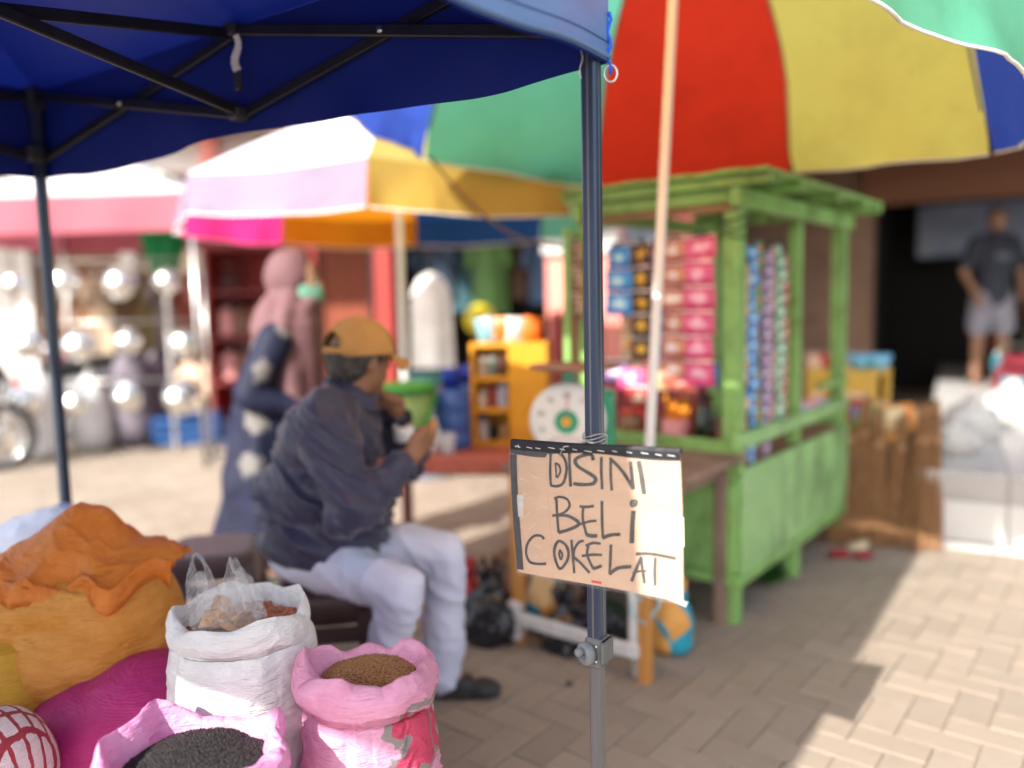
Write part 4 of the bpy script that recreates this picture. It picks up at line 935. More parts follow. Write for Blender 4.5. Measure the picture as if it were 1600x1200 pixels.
def sack(label, c, Rb, h, rr, t, cuff, fill, mats, seed, fold=1.0, printer=None, nth=260, belly=1.05, nk=11, puff=.4, group=None, kb=16):
    c = Vector(c); root = thing('sack', label, 'sack', tuple(c), 0, group)
    prof = catmull([(.02, .004), (.75 * Rb, .004), (.97 * Rb, .05 * h), (belly * Rb, .30 * h), (belly * Rb, .55 * h), (.5 * (belly * Rb + rr), h - cuff * 1.35), (rr * .99, h - cuff * 1.02), (rr + .10 * t, h - cuff * 1.0)], kb)
    jr = len(prof)
    prof += catmull([(rr + puff * .62 * t, h - cuff * .97), (rr + puff * 1.0 * t, h - cuff * .62), (rr + puff * .8 * t, h - cuff * .25), (rr + puff * .2 * t, h - .03 * cuff), (rr - .10 * t, h), (rr - .32 * t, h - .10 * cuff), (rr - .62 * t, h - .45 * cuff), (rr - .88 * t, h - .95 * cuff), (rr - 1.05 * t, fill - .03)], 5)
    np_ = len(prof)
    k1, k2, k3, k4 = kinks(seed, nk), kinks(seed + 1, nk + 3), kinks(seed + 2, nk * 2), kinks(seed + 3, 5)
    def fn(u, v):
        j = round(v * (np_ - 1)); r, z = prof[j]; a = 2 * math.pi * u
        ca, sa = math.cos(a), math.sin(a)
        top = max(0, min(1, (z - .5 * h) / (.45 * h)))
        big = noise.noise(Vector((ca * 1.2, sa * 1.2, seed)))
        fine = noise.noise(Vector((ca * 7, sa * 7, seed + 3 + z * 20)))
        wr = 1 - abs(noise.noise(Vector((ca * 1.7 + seed, sa * 1.7, z * 30 + 1.5 * noise.noise(Vector((ca * 2, sa * 2, 3)))))))
        r *= 1 + .03 * big + .012 * k4(u) * top
        r += .0075 * (wr ** 6 - .25) * (1 - top * .6) * (1 if j > 1.3 * kb else 0) + .0012 * fine
        # folds running down from the rim over the shoulder
        sh = math.exp(-((z - (h - cuff * 1.5)) / (.5 * cuff + .02)) ** 2) if j < jr else 0
        r += .007 * fold * sh * (abs(k3(u)) - .4)
        dz = 0
        if j >= jr - 1:
            q = (j - jr + 1) / (np_ - jr)            # 0 lower edge of cuff .. 1 inside
            o_ = max(0, 1 - q * 1.6); i_ = max(0, min(1, (q - .35) * 2.2))
            dz = fold * (.012 * k1(u) * min(1, q * 3) + .006 * k3(u) * (1 - abs(2 * q - .8)) ) + (.010 * k2(u + .03) * fold) * o_ + .012 * k4(u)
            if q > .85: dz *= .3
            r += t * (.22 * k2(u) * fold * (1 - .5 * q) + .34 * fold * k1(u + .5 * q * .04) * i_ + .10 * k3(u) * fold * i_)
        x, y = r * ca, r * sa
        return Vector((x, y, max(z + dz, .003)))
    mb = MB(); mb.grid(fn, nth, np_, closed_u=True)
    o = mb.build('sack_cloth', mats, root, True)
    if printer:
        me = o.data; me.polygons.foreach_set('material_index', [printer(math.atan2(p.center.y, p.center.x), p.center.z, p.center) for p in me.polygons])
    return root, fn
def fill_disc(root, r, z, mat, lean=(0, 0), mound=.02, seed=0, tilt=(0, 0)):
    def f(u, v):
        a = 2 * math.pi * u; q = r * v; x, y = q * math.cos(a), q * math.sin(a)
        return Vector((x + lean[0], y + lean[1], z + mound * (1 - v * v) + .012 * noise.noise(Vector((x * 9, y * 9, seed))) + x * tilt[0] + y * tilt[1]))
    MB().grid(f, 40, 14, closed_u=True).build('grain_bed', mat, root, True); return f
def grains(root, name, f, n, L, w, mat, seed, flat=.9):
    rg = random.Random(seed); bm_v = []; bm_f = []
    mb = MB()
    for _ in range(n):
        u, v = rg.random(), math.sqrt(rg.random()) * .98
        c = f(u, v) + Vector((0, 0, w * rg.uniform(-.1, .9)))
        q = Matrix.Rotation(rg.uniform(0, 6.28), 3, 'Z') @ Matrix.Rotation(rg.gauss(0, .45), 3, 'Y')
        l = L * rg.uniform(.8, 1.15); ww = w * rg.uniform(.8, 1.2)
        pts = [(-l, 0, 0), (-l * .45, ww, 0), (-l * .45, 0, ww * flat), (-l * .45, -ww, 0), (-l * .45, 0, -ww * flat), (l * .45, ww, 0), (l * .45, 0, ww * flat), (l * .45, -ww, 0), (l * .45, 0, -ww * flat), (l, 0, 0)]
        fs = [(0, 2, 1), (0, 3, 2), (0, 4, 3), (0, 1, 4), (1, 2, 6, 5), (2, 3, 7, 6), (3, 4, 8, 7), (4, 1, 5, 8), (9, 5, 6), (9, 6, 7), (9, 7, 8), (9, 8, 5)]
        mb.add([c + q @ Vector(p) for p in pts], fs)
    o = mb.build(name, mat, root, True); o['kind'] = 'stuff'; return o
def grain_mat(name, c, c2, rough=.45):
    mt = pm(name, c, rough, var=.35, vscale=260, c2=c2, spec=.4); return mt

M_wsack = woven('woven_white', lin((232, 232, 233)), .12, c2=lin((243, 242, 242)))
M_psack = woven('woven_pink', lin((236, 160, 198)), .2, c2=lin((245, 182, 213)))
M_psack2 = woven('woven_pink_deep', lin((238, 152, 208)), .2, c2=lin((248, 184, 224)), rough=.4, folds=.7)
M_print_r = woven('print_red', lin((206, 70, 104)), .12); M_print_g = woven('print_grey', lin((150, 140, 140)), .12)

Wc = at(378, 960, 1.66); Wh = Wc.z + .012
ws, _ = sack('open white woven sack of brown beans with a clear bag on top', (Wc.x, Wc.y, 0), .154, Wh, .136, .034, .056, Wh - .06, M_wsack, 3, 1.5, nk=9, nth=360)
M_bean_bed = pm('bean_bed', lin((104, 54, 34)), .7)
f = fill_disc(ws, .122, Wh - .052, M_bean_bed, mound=.016, seed=2, tilt=(0, .12))
rg = random.Random(4); beans = []
M_bean = pm('bean_brown', lin((158, 86, 50)), .35, var=.3, vscale=60, c2=lin((190, 112, 68)), coat=.2)
bsh = MB(); bsh.lathe([(0, -.0075), (.0038, -.006), (.0056, -.002), (.0058, .002), (.0042, .006), (0, .0075)], 8)
bme = bsh.mesh('bean', M_bean); bme.polygons.foreach_set('use_smooth', [True] * len(bme.polygons))
for i in range(300):
    u, v = rg.random(), math.sqrt(rg.uniform(.12, 1)) * .97
    q = f(u, v); o = bpy.data.objects.new('bean', bme); col.objects.link(o); o.parent = ws; o.location = q + Vector((0, 0, rg.uniform(.002, .007)))
    o.rotation_euler = (rg.uniform(0, 3), rg.uniform(0, 3), rg.uniform(0, 3)); s = rg.uniform(.85, 1.25); o.scale = (s, s, s)
mb = MB()
for i in range(1400):
    u, v = rg.random(), math.sqrt(rg.random()) * .98; q = f(u, v) + Vector((0, 0, rg.uniform(-.002, .003)))
    M_ = Matrix.Rotation(rg.uniform(0, 3), 3, 'X') @ Matrix.Rotation(rg.uniform(0, 3), 3, 'Y'); mb.add([q + M_ @ Vector(p) for p in bsh.v], bsh.f)
o = mb.build('beans', M_bean, ws, True); o['kind'] = 'stuff'
# clear carrier bag of brown crackers resting on the beans
bc = Vector((Wc.x - .022, Wc.y - .025, Wh - .045))
cb = thing('carrier_bag', 'clear plastic carrier bag of brown crackers lying in the white sack', 'bag', tuple(bc))
M_clr = clearmat('clear_bag', (.95, .95, .97), .12, .20, .9, 26)
blob('bag_film', [('e', bc + Vector((0, 0, .035)), (.078, .062, .045)), ('e', bc + Vector((0, 0, .06)), (.06, .045, .05)), ('c', bc + Vector((-.05, .02, .06)), bc + Vector((-.062, .03, .12)), .022, .010), ('c', bc + Vector((.045, .03, .06)), bc + Vector((.02, .035, .125)), .026, .010)], .005, M_clr, cb, 2, lambda q: .010 * (abs(fbm(q, 26, 3)) - .25))
M_hnd = clearmat('clear_handle', (.93, .94, .97), .2, .28, 1.0, 40)
def loop(u, v):      # left handle: a soft ribbon loop standing up
    a = math.pi * (1.12 * u - .06); w = .020 * (1 - .45 * math.sin(a)) + .004 * math.sin(u * 17)
    return bc + Vector((-.058 + .020 * math.cos(a) + (v - .5) * w * .9 * abs(math.cos(a)) + .004 * math.sin(u * 9), .005 + (v - .5) * w * 1.1, .060 + .115 * max(0, math.sin(a)) ** .8 + .003 * math.sin(v * 7 + u * 8)))
wpart(MB().grid(loop, 30, 6).build('handle', M_hnd, None, True), cb)
def flap(u, v):      # right handle: a crumpled triangular sheet
    top = Vector((.012, .01, .165)); l_, r_ = Vector((-.012, -.01, .06)), Vector((.085, -.005, .035))
    p = l_.lerp(r_, u).lerp(top + Vector((.012 * (u - .5), 0, -.012 * abs(u - .4))), v)
    return bc + p + Vector((0, -.016 * math.sin(u * 10 + v * 3) * (1 - .5 * v) + .02 * noise.noise(Vector((u * 5, v * 5, 2))), .012 * noise.noise(Vector((u * 7, v * 4, 5)))))
wpart(MB().grid(flap, 24, 16).build('handle', M_hnd, None, True), cb)
M_crk = pm('cracker', lin((196, 128, 62)), .6, var=.35, vscale=30, c2=lin((222, 170, 96)), bump=.5, bscale=60)
for i in range(14):
    a = rg.uniform(0, 6.28); q = bc + Vector((rg.uniform(-.045, .045), rg.uniform(-.03, .03), rg.uniform(.015, .05)))
    o = MB().grid(lambda u, v: Vector(((u - .5) * .05, (v - .5) * .036, .008 * math.sin(u * 3.1) * math.sin(v * 5))), 6, 6).build('cracker', M_crk, None, True, False, .004)
    o.location = q; o.rotation_euler = (rg.uniform(-.9, .9), rg.uniform(-.9, .9), a); wpart(o, cb)

Pc = at(575, 1042, 1.56); Ph = Pc.z + .01
def pprint(a, z, q):
    # red lettering fragment with grey outline printed on the right-hand front of the sack
    d = (math.degrees(a) + 52) ; zz = (Ph - z) * 1.05
    def inr(x0, x1, y0, y1): return x0 < d < x1 and y0 < zz < y1
    w = 5 * math.sin(zz * 60 + d * .05) + 2 * math.sin(zz * 170); zz += .006 * math.sin(d * .16) + .003 * math.sin(d * .4)
    red = (inr(-4 + w, 40, .075, .118) or inr(4 + w, 34, .112, .152) or inr(-8 + w, 38, .150, .185) or inr(44 + w, 60, .06, .20))
    big = (inr(-12 + w, 46, .066, .126) or inr(-6 + w, 42, .105, .16) or inr(-16 + w, 46, .143, .198) or inr(40 + w, 66, .05, .21))
    if zz < .058 and 0 < d < 46 and zz > .044: return 2
    if red and zz > .06: return 1
    if big and zz > .06: return 2
    return 0
ps, _ = sack('pink woven sack with thick rolled rim, full of red rice', (Pc.x, Pc.y, 0), .141, Ph, .116, .042, .076, Ph - .045, [M_psack, M_print_r, M_print_g], 12, 1.7, pprint, 640, 1.0, 10, .55, None, 34)
f = fill_disc(ps, .100, Ph - .038, pm('red_rice_bed', lin((120, 72, 46)), .8), mound=.016, seed=5, tilt=(0, .15))
grains(ps, 'red_rice', f, 5200, .0034, .0011, grain_mat('rice_red', lin((140, 84, 52)), lin((206, 158, 108))), 6)

Fc = at(306, 1168, 1.34); Fh = Fc.z + .012
fs_, _ = sack('bright pink sack with crumpled open rim, full of black rice', (Fc.x, Fc.y, 0), .155, Fh, .141, .036, .056, Fh - .042, M_psack2, 21, 1.9, nk=13, nth=360)
f = fill_disc(fs_, .13, Fh - .042, pm('black_rice_bed', (.02, .017, .018), .8), mound=.02, seed=8)
grains(fs_, 'black_rice', f, 8000, .0034, .0011, grain_mat('rice_black', (.016, .013, .014), (.055, .046, .046), .4), 9)

# ------------------------------------------------------------------ big tied sacks heaped on the left
M_osack = woven('woven_orange', lin((228, 152, 62)), .2, c2=lin((240, 172, 84)), folds=.6, rough=.42)
M_oloose = woven('woven_orange_bright', lin((248, 150, 52)), .45, c2=lin((252, 172, 84)), folds=.6, rough=.32)
M_mag = woven('woven_magenta', lin((176, 42, 112)), .08, c2=lin((190, 52, 124)), fine=300, folds=.35)
def fold_disp(dirv, amp, s, seed):
    dv = Vector(dirv).normalized()
    def f(p):
        q = Vector((p.dot(dv) * 1.0, (p - dv * p.dot(dv)).length * .25, seed))
        a = noise.noise(Vector((p.x * 3, p.y * 3, p.z * 3 + seed)))
        r = 1 - abs(noise.noise(Vector((p.dot(dv) * s + a * 1.2, p.x * 1.5 + seed, p.y * 1.5))))
        return amp * (r ** 3 - .4) + .012 * a
    return f
mg = thing('sack', 'plump magenta sack lying under the orange sack', 'sack', (-.86, 1.80, 0))
mc = at(165, 1150, 1.74)
blob('sack_cloth', [('e', mc + Vector((-.02, .05, -.02)), (.27, .20, .15), (0, R(-20), R(-8))), ('e', mc + Vector((.08, .03, .045)), (.16, .17, .13), (0, R(-22), 0)), ('e', mc + Vector((-.03, .05, -.14)), (.27, .2, .17)), ('e', (mc.x, mc.y + .05, .1), (.24, .19, .098))], .012, M_mag, mg, 8, lambda p: .006 * fbm(p, 7, 3))
oc = at(115, 1000, 1.92)
og = thing('sack', 'large orange woven sack with its mouth folded loose on top', 'sack', (oc.x, oc.y, 0))
blob('sack_cloth', [('e', oc + Vector((.0, .02, -.03)), (.26, .20, .17), (0, R(-18), 0)), ('e', oc + Vector((.09, .02, .05)), (.16, .17, .15), (0, R(-20), 0)), ('e', oc + Vector((-.12, .02, .0)), (.19, .18, .16)), ('e', oc + Vector((.0, .01, .115)), (.23, .16, .075), (0, R(-10), 0)), ('e', oc + Vector((-.02, .1, -.22)), (.2, .16, .2)), ('e', (oc.x - .05, oc.y + .12, .12), (.2, .16, .12))], .010, M_osack, og, 5, fold_disp((-.45, 0, 1), .016, 5.5, 3.3))
# loose mouth: cloth flopped over in a ridge with a peak, a tail to the right and a ruffled hem
cr = oc + Vector((.045, .03, .175))
def pw(x, pts):
    for (x0, y0), (x1, y1) in zip(pts, pts[1:]):
        if x <= x1: t = max(0, (x - x0) / (x1 - x0)); t = t * t * (3 - 2 * t) * .5 + t * .5; return y0 + (y1 - y0) * t
    return pts[-1][1]
RIDGE = [(0, .02), (.22, .075), (.5, .165), (.58, .155), (.78, .07), (.92, .055), (1, .03)]
def mouth(u, v):
    x = -.27 + .50 * u; zr = pw(u, RIDGE)
    s_ = abs(2 * v - 1); side = -1 if v < .5 else 1
    n1 = noise.noise(Vector((u * 5, v * 3, 4.1))); n2 = 1 - abs(noise.noise(Vector((u * 7 + v * 3, v * 4, 8.2)))); hem = max(0, (s_ - .7) / .3)
    y = side * (.02 + .13 * s_ ** 1.1) * (1 - .5 * max(0, u - .8) / .2) + .02 * n1
    bulge = (1 - s_) ** .75
    z = zr * bulge + .02 * (n2 ** 4 - .3) * s_ + .012 * n1
    z += hem * (.016 * math.sin(u * 21 + 3 * n1) - .012) + .035 * (u - .5) * s_
    y += side * hem * .02 * math.sin(u * 17 + 1.3)
    n3 = 1 - abs(noise.noise(Vector((u * 17 + v * 5, v * 11, 1.3)))); z += .004 * (n3 ** 4 - .3); y -= side * .004 * (n3 ** 4)
    return cr + Vector((x + .03 * n1 * (1 - s_), y, z))
wpart(MB().grid(mouth, 200, 100).build('loose_mouth', M_oloose, None, True), og)
def ruffle(u, v):
    p = mouth(u, .015 + .0 * v); n2 = noise.noise(Vector((u * 11, v * 2, 3)))
    return p + Vector((.006 * n2, -.012 * v - .014 * math.sin(u * 26 + 2 * n2) * v - .006, -.045 * v + .016 * n2 + .03 * math.sin(v * 3.14)))
wpart(MB().grid(ruffle, 120, 8).build('ruffled_hem', M_oloose, None, True, False, .002), og)
# yellow sack edge, red checked sack, and blue-white sack behind
yc = at(25, 1085, 1.75)
t = thing('sack', 'yellow sack wedged between the orange and the checked sack', 'sack', (yc.x, yc.y, 0))
blob('sack_cloth', [('e', yc + Vector((-.05, .06, -.06)), (.12, .14, .18)), ('e', (yc.x - .05, yc.y + .06, .16), (.15, .15, .16))], .012, woven('woven_yellow', lin((220, 170, 60)), .15), t, 4, fold_disp((0, 0, 1), .012, 10, 5))
kc = at(8, 1180, 1.50)
M_chk = woven('woven_check', lin((228, 214, 214)), .1)
nt = M_chk.node_tree; N = nt.nodes; Lk = nt.links; b = N['Principled BSDF']; tc = N.new('ShaderNodeTexCoord')
fac = None
mpc = N.new('ShaderNodeMapping'); mpc.inputs['Rotation'].default_value = (.2, .15, .3); Lk.new(tc.outputs['Object'], mpc.inputs[0])
nzc = N.new('ShaderNodeTexNoise'); nzc.inputs['Scale'].default_value = 110; Lk.new(tc.outputs['Object'], nzc.inputs['Vector'])
for ax_ in ('X', 'Y'):
    w_ = N.new('ShaderNodeTexWave'); w_.bands_direction = ax_; w_.inputs['Scale'].default_value = 9.5; w_.inputs['Distortion'].default_value = 1.2; w_.inputs['Detail Scale'].default_value = 2
    Lk.new(mpc.outputs[0], w_.inputs['Vector']); g_ = N.new('ShaderNodeMath'); g_.operation = 'MULTIPLY_ADD'; g_.inputs[1].default_value = .25; Lk.new(nzc.outputs['Fac'], g_.inputs[0]); Lk.new(w_.outputs['Fac'], g_.inputs[2])
    gg = N.new('ShaderNodeMath'); gg.operation = 'GREATER_THAN'; gg.inputs[1].default_value = .98; Lk.new(g_.outputs[0], gg.inputs[0])
    if fac is None: fac = gg.outputs[0]
    else:
        mxx = N.new('ShaderNodeMath'); mxx.operation = 'MAXIMUM'; Lk.new(fac, mxx.inputs[0]); Lk.new(gg.outputs[0], mxx.inputs[1]); fac = mxx.outputs[0]
mx = N.new('ShaderNodeMix'); mx.data_type = 'RGBA'; Lk.new(fac, mx.inputs['Factor']); mx.inputs['A'].default_value = (*lin((232, 216, 214)), 1); mx.inputs['B'].default_value = (*lin((172, 58, 72)), 1); Lk.new(mx.outputs['Result'], b.inputs['Base Color'])
t = thing('sack', 'white sack with a red check print at the front of the heap', 'sack', (kc.x, kc.y, 0))
blob('sack_cloth', [('e', kc + Vector((-.05, .03, -.06)), (.115, .13, .14)), ('e', (kc.x - .06, kc.y + .03, .19), (.16, .15, .19))], .010, M_chk, t, 6, lambda p: .006 * fbm(p, 8, 2))
bcx = at(35, 835, 2.35)
t = thing('sack', 'blue and white plastic sack lying behind the orange sack', 'sack', (bcx.x, bcx.y, 0))
blob('sack_cloth', [('e', bcx + Vector((0, .05, -.07)), (.22, .16, .12), (0, R(-25), 0)), ('e', (bcx.x - .02, bcx.y + .06, .26), (.2, .17, .26))], .014, print_mat('blue_white_sack', lin((150, 170, 225)), lin((215, 222, 240)), lin((60, 140, 150)), 5), t, 4, lambda p: crumple(p, .02, 12))

# ------------------------------------------------------------------ plastic stools
def stool(label, x, y, rzz, mat, h=.45, w=.31):
    t = thing('plastic_stool', label, 'stool', (x, y, 0), rzz)
    hw = w / 2
    def seat(u, v):
        a = 2 * math.pi * u; k = 4.5
        cx, sy = math.cos(a), math.sin(a); rad = (abs(cx) ** k + abs(sy) ** k) ** (-1 / k)
        prof_ = [(0, h - .004), (.5, h - .004), (.82, h - .001), (.94, h), (1.0, h - .010), (1.02, h - .03), (1.04, h - .085), (1.02, h - .085), (.98, h - .03), (.5, h - .02), (0, h - .02)]
        r, z = prof_[round(v * (len(prof_) - 1))]; return Vector((hw * r * rad * cx, hw * r * rad * sy, z))
    MB().grid(seat, 48, 11, closed_u=True).build('seat', mat, t, True)
    for sx_ in (-1, 1):
        for sy_ in (-1, 1):
            a = Vector((sx_ * hw * .86, sy_ * hw * .86, h - .05)); b_ = Vector((sx_ * hw * 1.13, sy_ * hw * 1.13, 0))
            lg = MB().beam(a, b_, .052, .034, .008).build('leg', mat, t)
    for sx_, sy_ in ((1, 0), (-1, 0), (0, 1), (0, -1)):
        a = Vector((sx_ * hw * .97 - sy_ * hw * .8, sy_ * hw * .97 - sx_ * hw * .8, h - .12)); b_ = Vector((sx_ * hw * .97 + sy_ * hw * .8, sy_ * hw * .97 + sx_ * hw * .8, h - .12))
        MB().beam(a, b_, .012, .05, .003).build('stretcher', mat, t)
    return t
M_stg = pm('stool_taupe', lin((118, 104, 108)), .42, var=.08, spec=.5); M_stb = pm('stool_brown', lin((66, 48, 46)), .42, var=.1, spec=.5)
sp_ = at(333, 852, 2.80)
stool('empty taupe plastic stool behind the orange sack', sp_.x, sp_.y, R(12), M_stg, .445, .30)
stool('dark brown plastic stool under the seated man', -.60, 2.43, R(8), M_stb, .43, .29)
# ------------------------------------------------------------------ people
M_skin = pm('skin', (.285, .135, .075), .5, var=.12, vscale=14, bump=.15, bscale=90, spec=.4)
M_skin2 = pm('skin_b', (.27, .14, .085), .5, var=.12, vscale=14)
M_hair = pm('hair', (.018, .015, .014), .6, var=.6, vscale=60, stretch=(1, 1, .3), bump=.6, bscale=120, c2=(.09, .08, .075))
def hand(prims, wrist, palm_dir, curl_dir, side, s=1.0, curl=1.0):
    """fingers as short bent chains rooted in the palm; side = thumb direction"""
    w = Vector(wrist); d = Vector(palm_dir).normalized(); c = Vector(curl_dir).normalized(); t = Vector(side).normalized()
    pc = w + d * .045 * s
    prims.append(('c', w, pc, .024 * s, .030 * s)); prims.append(('c', pc - t * .02 * s, pc + t * .022 * s, .020 * s, .021 * s))
    prims.append(('c', pc + d * .03 * s - t * .028 * s, pc + d * .034 * s + t * .026 * s, .014 * s, .015 * s))
    for k, (off, L) in enumerate(((.030, .9), (.011, 1.0), (-.010, .95), (-.030, .75))):
        b = pc + d * .036 * s + t * off * s; p1 = b + (d * .026 + c * .012 * curl) * s * L; p2 = p1 + (d * .010 * (1.6 - curl) + c * .024 * curl) * s * L; p3 = p2 + (-d * .016 * (curl - .3) + c * .010) * s * L
        prims.append(('c', b, p1, .0105 * s, .0095 * s)); prims.append(('c', p1, p2, .0095 * s, .0085 * s)); prims.append(('c', p2, p3, .0085 * s, .0075 * s))
    th0 = pc - d * .012 * s + t * .026 * s; th1 = th0 + (t * .022 + d * .018 + c * .012) * s; th2 = th1 + (d * .024 + c * .016 - t * .004) * s
    prims.append(('c', th0, th1, .013 * s, .011 * s)); prims.append(('c', th1, th2, .011 * s, .009 * s))
def head_prims(c, f, s=1.0):
    """skull, jaw, nose, lips, brow and ears about centre c, facing f (horizontal)"""
    c = Vector(c); f = Vector(f).normalized(); l = Vector((0, 0, 1)).cross(f).normalized(); z = Vector((0, 0, 1)); yaw = math.atan2(f.y, f.x)
    P_ = []
    P_.append(('e', c + z * .022 * s - f * .008 * s, (.098 * s, .078 * s, .095 * s), (0, 0, yaw)))
    P_.append(('e', c - z * .035 * s + f * .026 * s, (.066 * s, .062 * s, .080 * s), (0, 0, yaw)))
    P_.append(('e', c - z * .088 * s + f * .050 * s, (.034 * s, .036 * s, .026 * s), (0, 0, yaw)))
    P_.append(('c', c + z * .012 * s + f * .088 * s, c - z * .026 * s + f * .104 * s, .010 * s, .015 * s))
    for q in (-1, 1):
        P_.append(('e', c - z * .022 * s + f * .066 * s + l * q * .036 * s, (.024 * s, .022 * s, .022 * s)))
        P_.append(('c', c + z * .022 * s + f * .086 * s + l * q * .014 * s, c + z * .020 * s + f * .072 * s + l * q * .050 * s, .010 * s, .009 * s))
        P_.append(('e', c - z * .012 * s - f * .006 * s + l * q * .079 * s, (.020 * s, .009 * s, .032 * s), (0, 0, yaw + q * .35)))
        P_.append(('c', c - z * .028 * s + f * .096 * s + l * q * .006 * s, c - z * .030 * s + f * .092 * s + l * q * .013 * s, .010 * s, .008 * s))
    P_.append(('c', c - z * .056 * s + f * .088 * s - l * .018 * s, c - z * .056 * s + f * .088 * s + l * .018 * s, .009 * s, .009 * s))
    P_.append(('c', c - z * .068 * s + f * .084 * s - l * .015 * s, c - z * .068 * s + f * .084 * s + l * .015 * s, .009 * s, .009 * s))
    return P_
def eyes(c, f, parent, s=1.0):
    c = Vector(c); f = Vector(f).normalized(); l = Vector((0, 0, 1)).cross(f).normalized(); z = Vector((0, 0, 1))
    for q in (-1, 1):
        e = c + z * .006 * s + f * .080 * s + l * q * .031 * s
        mb = MB(); mb.lathe([(0, -.009 * s), (.006 * s, -.007 * s), (.0095 * s, 0), (.006 * s, .007 * s), (0, .009 * s)], 12, e, f.to_track_quat('Z', 'Y').to_matrix())
        mb.lathe([(0, 0), (.0048 * s, 0), (.0035 * s, .0018 * s), (0, .002 * s)], 10, e + f * .0085 * s, f.to_track_quat('Z', 'Y').to_matrix(), 1)
        wpart(mb.build('eye', [M_eye, M_iris], None, True), parent)
M_eye = pm('eye_white', (.7, .68, .65), .25, var=.05); M_iris = pm('iris', (.02, .012, .008), .15)

# --- seated man in navy jacket and pale trousers
man = thing('person', 'seated person in tan cap, navy jacket and pale trousers eating at the table', 'person', (-.58, 2.45, 0))
hc = Vector((-.475, 2.50, 1.118)); hf = Vector((.70, .71, 0)).normalized()
pel = Vector((-.60, 2.45, .53)); chest = Vector((-.565, 2.46, .86)); neck = Vector((-.51, 2.49, 1.0))
shR, shL = Vector((-.545, 2.27, .955)), Vector((-.50, 2.67, .955))
elR, wrR = Vector((-.455, 2.20, .715)), Vector((-.325, 2.31, .815))
elL, wrL = Vector((-.36, 2.73, .76)), Vector((-.385, 2.63, .92))
hipR, hipL = Vector((-.57, 2.35, .51)), Vector((-.57, 2.55, .51))
knR, knL = Vector((-.325, 2.20, .485)), Vector((-.225, 2.50, .50))
anR, anL = Vector((-.43, 2.26, .075)), Vector((-.245, 2.515, .075))
pr = head_prims(hc, hf, .96)
pr += [('c', neck, hc - Vector((0, 0, .05)), .062, .055), ('c', chest, neck, .105, .062), ('c', pel, chest, .14, .13), ('c', shR, shL, .05, .05),
       ('c', shR, elR, .045, .038), ('c', elR, wrR, .036, .026), ('c', shL, elL, .045, .038), ('c', elL, wrL, .036, .026),
       ('c', hipR, knR, .082, .058), ('c', knR, anR, .055, .036), ('c', hipL, knL, .082, .058), ('c', knL, anL, .055, .036),
       ('c', anR, anR + Vector((.10, -.02, -.045)), .036, .028), ('c', anL, anL + Vector((.12, -.01, -.045)), .036, .028)]
hand(pr, wrR, (.62, .35, .72), (.3, .75, .1), (.0, -.3, .9), 1.05, 1.25)
hand(pr, wrL, (-.05, -.55, .75), (.2, -.6, -.4), (-.8, -.2, .3), 1.0, 1.0)
blob('body', pr, .0062, M_skin, man, 2)
eyes(hc, hf, man, .96)
def jfold(p):
    # cloth folds: diagonal drags over the back, tight rings in the sleeve crook and gathered waist
    a = noise.noise(p * 5.0)
    d1 = p.z * 1.0 + (p.x + .6) * .75
    r1 = 1 - abs(noise.noise(Vector((d1 * 13 + a * .8, p.x * 2.2, p.y * 2.5 + 4))))
    r2 = 1 - abs(noise.noise(Vector((d1 * 27 + a, p.x * 4, p.y * 4 + 11))))
    k = (1.0 if p.z < .75 else .65) * max(.25, min(1, (p.z - .47) / .14))
    return k * (.032 * (r1 ** 6 - .32) + .014 * (r2 ** 6 - .3)) + .005 * a
M_jkt = pm('jacket_navy', lin((50, 51, 78)), .48, var=.10, vscale=4, bump=.25, bscale=26, spec=.45, sheen=.15, c2=lin((60, 58, 84)))
jk = [('e', (-.595, 2.45, .60), (.205, .205, .135)), ('e', (-.60, 2.45, .72), (.195, .205, .16)), ('e', (-.575, 2.46, .86), (.165, .20, .14)), ('c', chest + Vector((0, 0, .04)), neck + Vector((-.01, 0, -.01)), .135, .085),
      ('e', (-.52, 2.44, .66), (.14, .16, .11)), ('e', (-.615, 2.44, .545), (.195, .195, .075), (0, R(12), 0)),
      ('c', shR + Vector((-.01, .02, 0)), shL + Vector((-.01, -.02, 0)), .085, .085), ('c', shR, elR, .086, .070), ('c', elR, elR.lerp(wrR, .93), .072, .047), ('c', shL, elL, .084, .068), ('c', elL, elL.lerp(wrL, .9), .068, .046),
      ('e', elR + Vector((-.01, -.005, -.012)), (.075, .07, .065))]
blob('jacket', jk, .0085, M_jkt, man, 3, jfold)
M_nvy = pm('knit_dark', (.02, .02, .03), .7)
def ring(c, ax, r, t, mat, name, par, sq=(1, 1)):
    Mq = Vector(ax).to_track_quat('Z', 'Y').to_matrix()
    pts = [Vector(c) + Mq @ Vector((r * sq[0] * math.cos(a), r * sq[1] * math.sin(a), 0)) for a in (i * 2 * math.pi / 24 for i in range(25))]
    wpart(MB().tube(pts, t, 10, False).build(name, mat, None, True), par)
def collar(u, v):
    a = 2 * math.pi * u; r = .078 + .012 * (1 - v)
    p = neck + Vector((-.004, 0, -.022)) + Vector((r * math.cos(a), r * 1.02 * math.sin(a), 0))
    return p + Vector((.012 * v, .004 * v, (.062 - .03 * max(0, math.cos(a - .5))) * v + .018 * -math.cos(a) ))
wpart(MB().grid(collar, 40, 7, closed_u=True).build('collar', M_jkt, None, True, False, .008), man)
wpart(MB().grid(lambda u, v: neck + Vector((-.002, 0, -.02)) + Vector(((.074) * math.cos(6.283 * u), .075 * math.sin(6.283 * u), .05 * v + .018 * -math.cos(6.283 * u))), 36, 3, closed_u=True).build('collar_lining', M_nvy, None, True, False, .006), man)
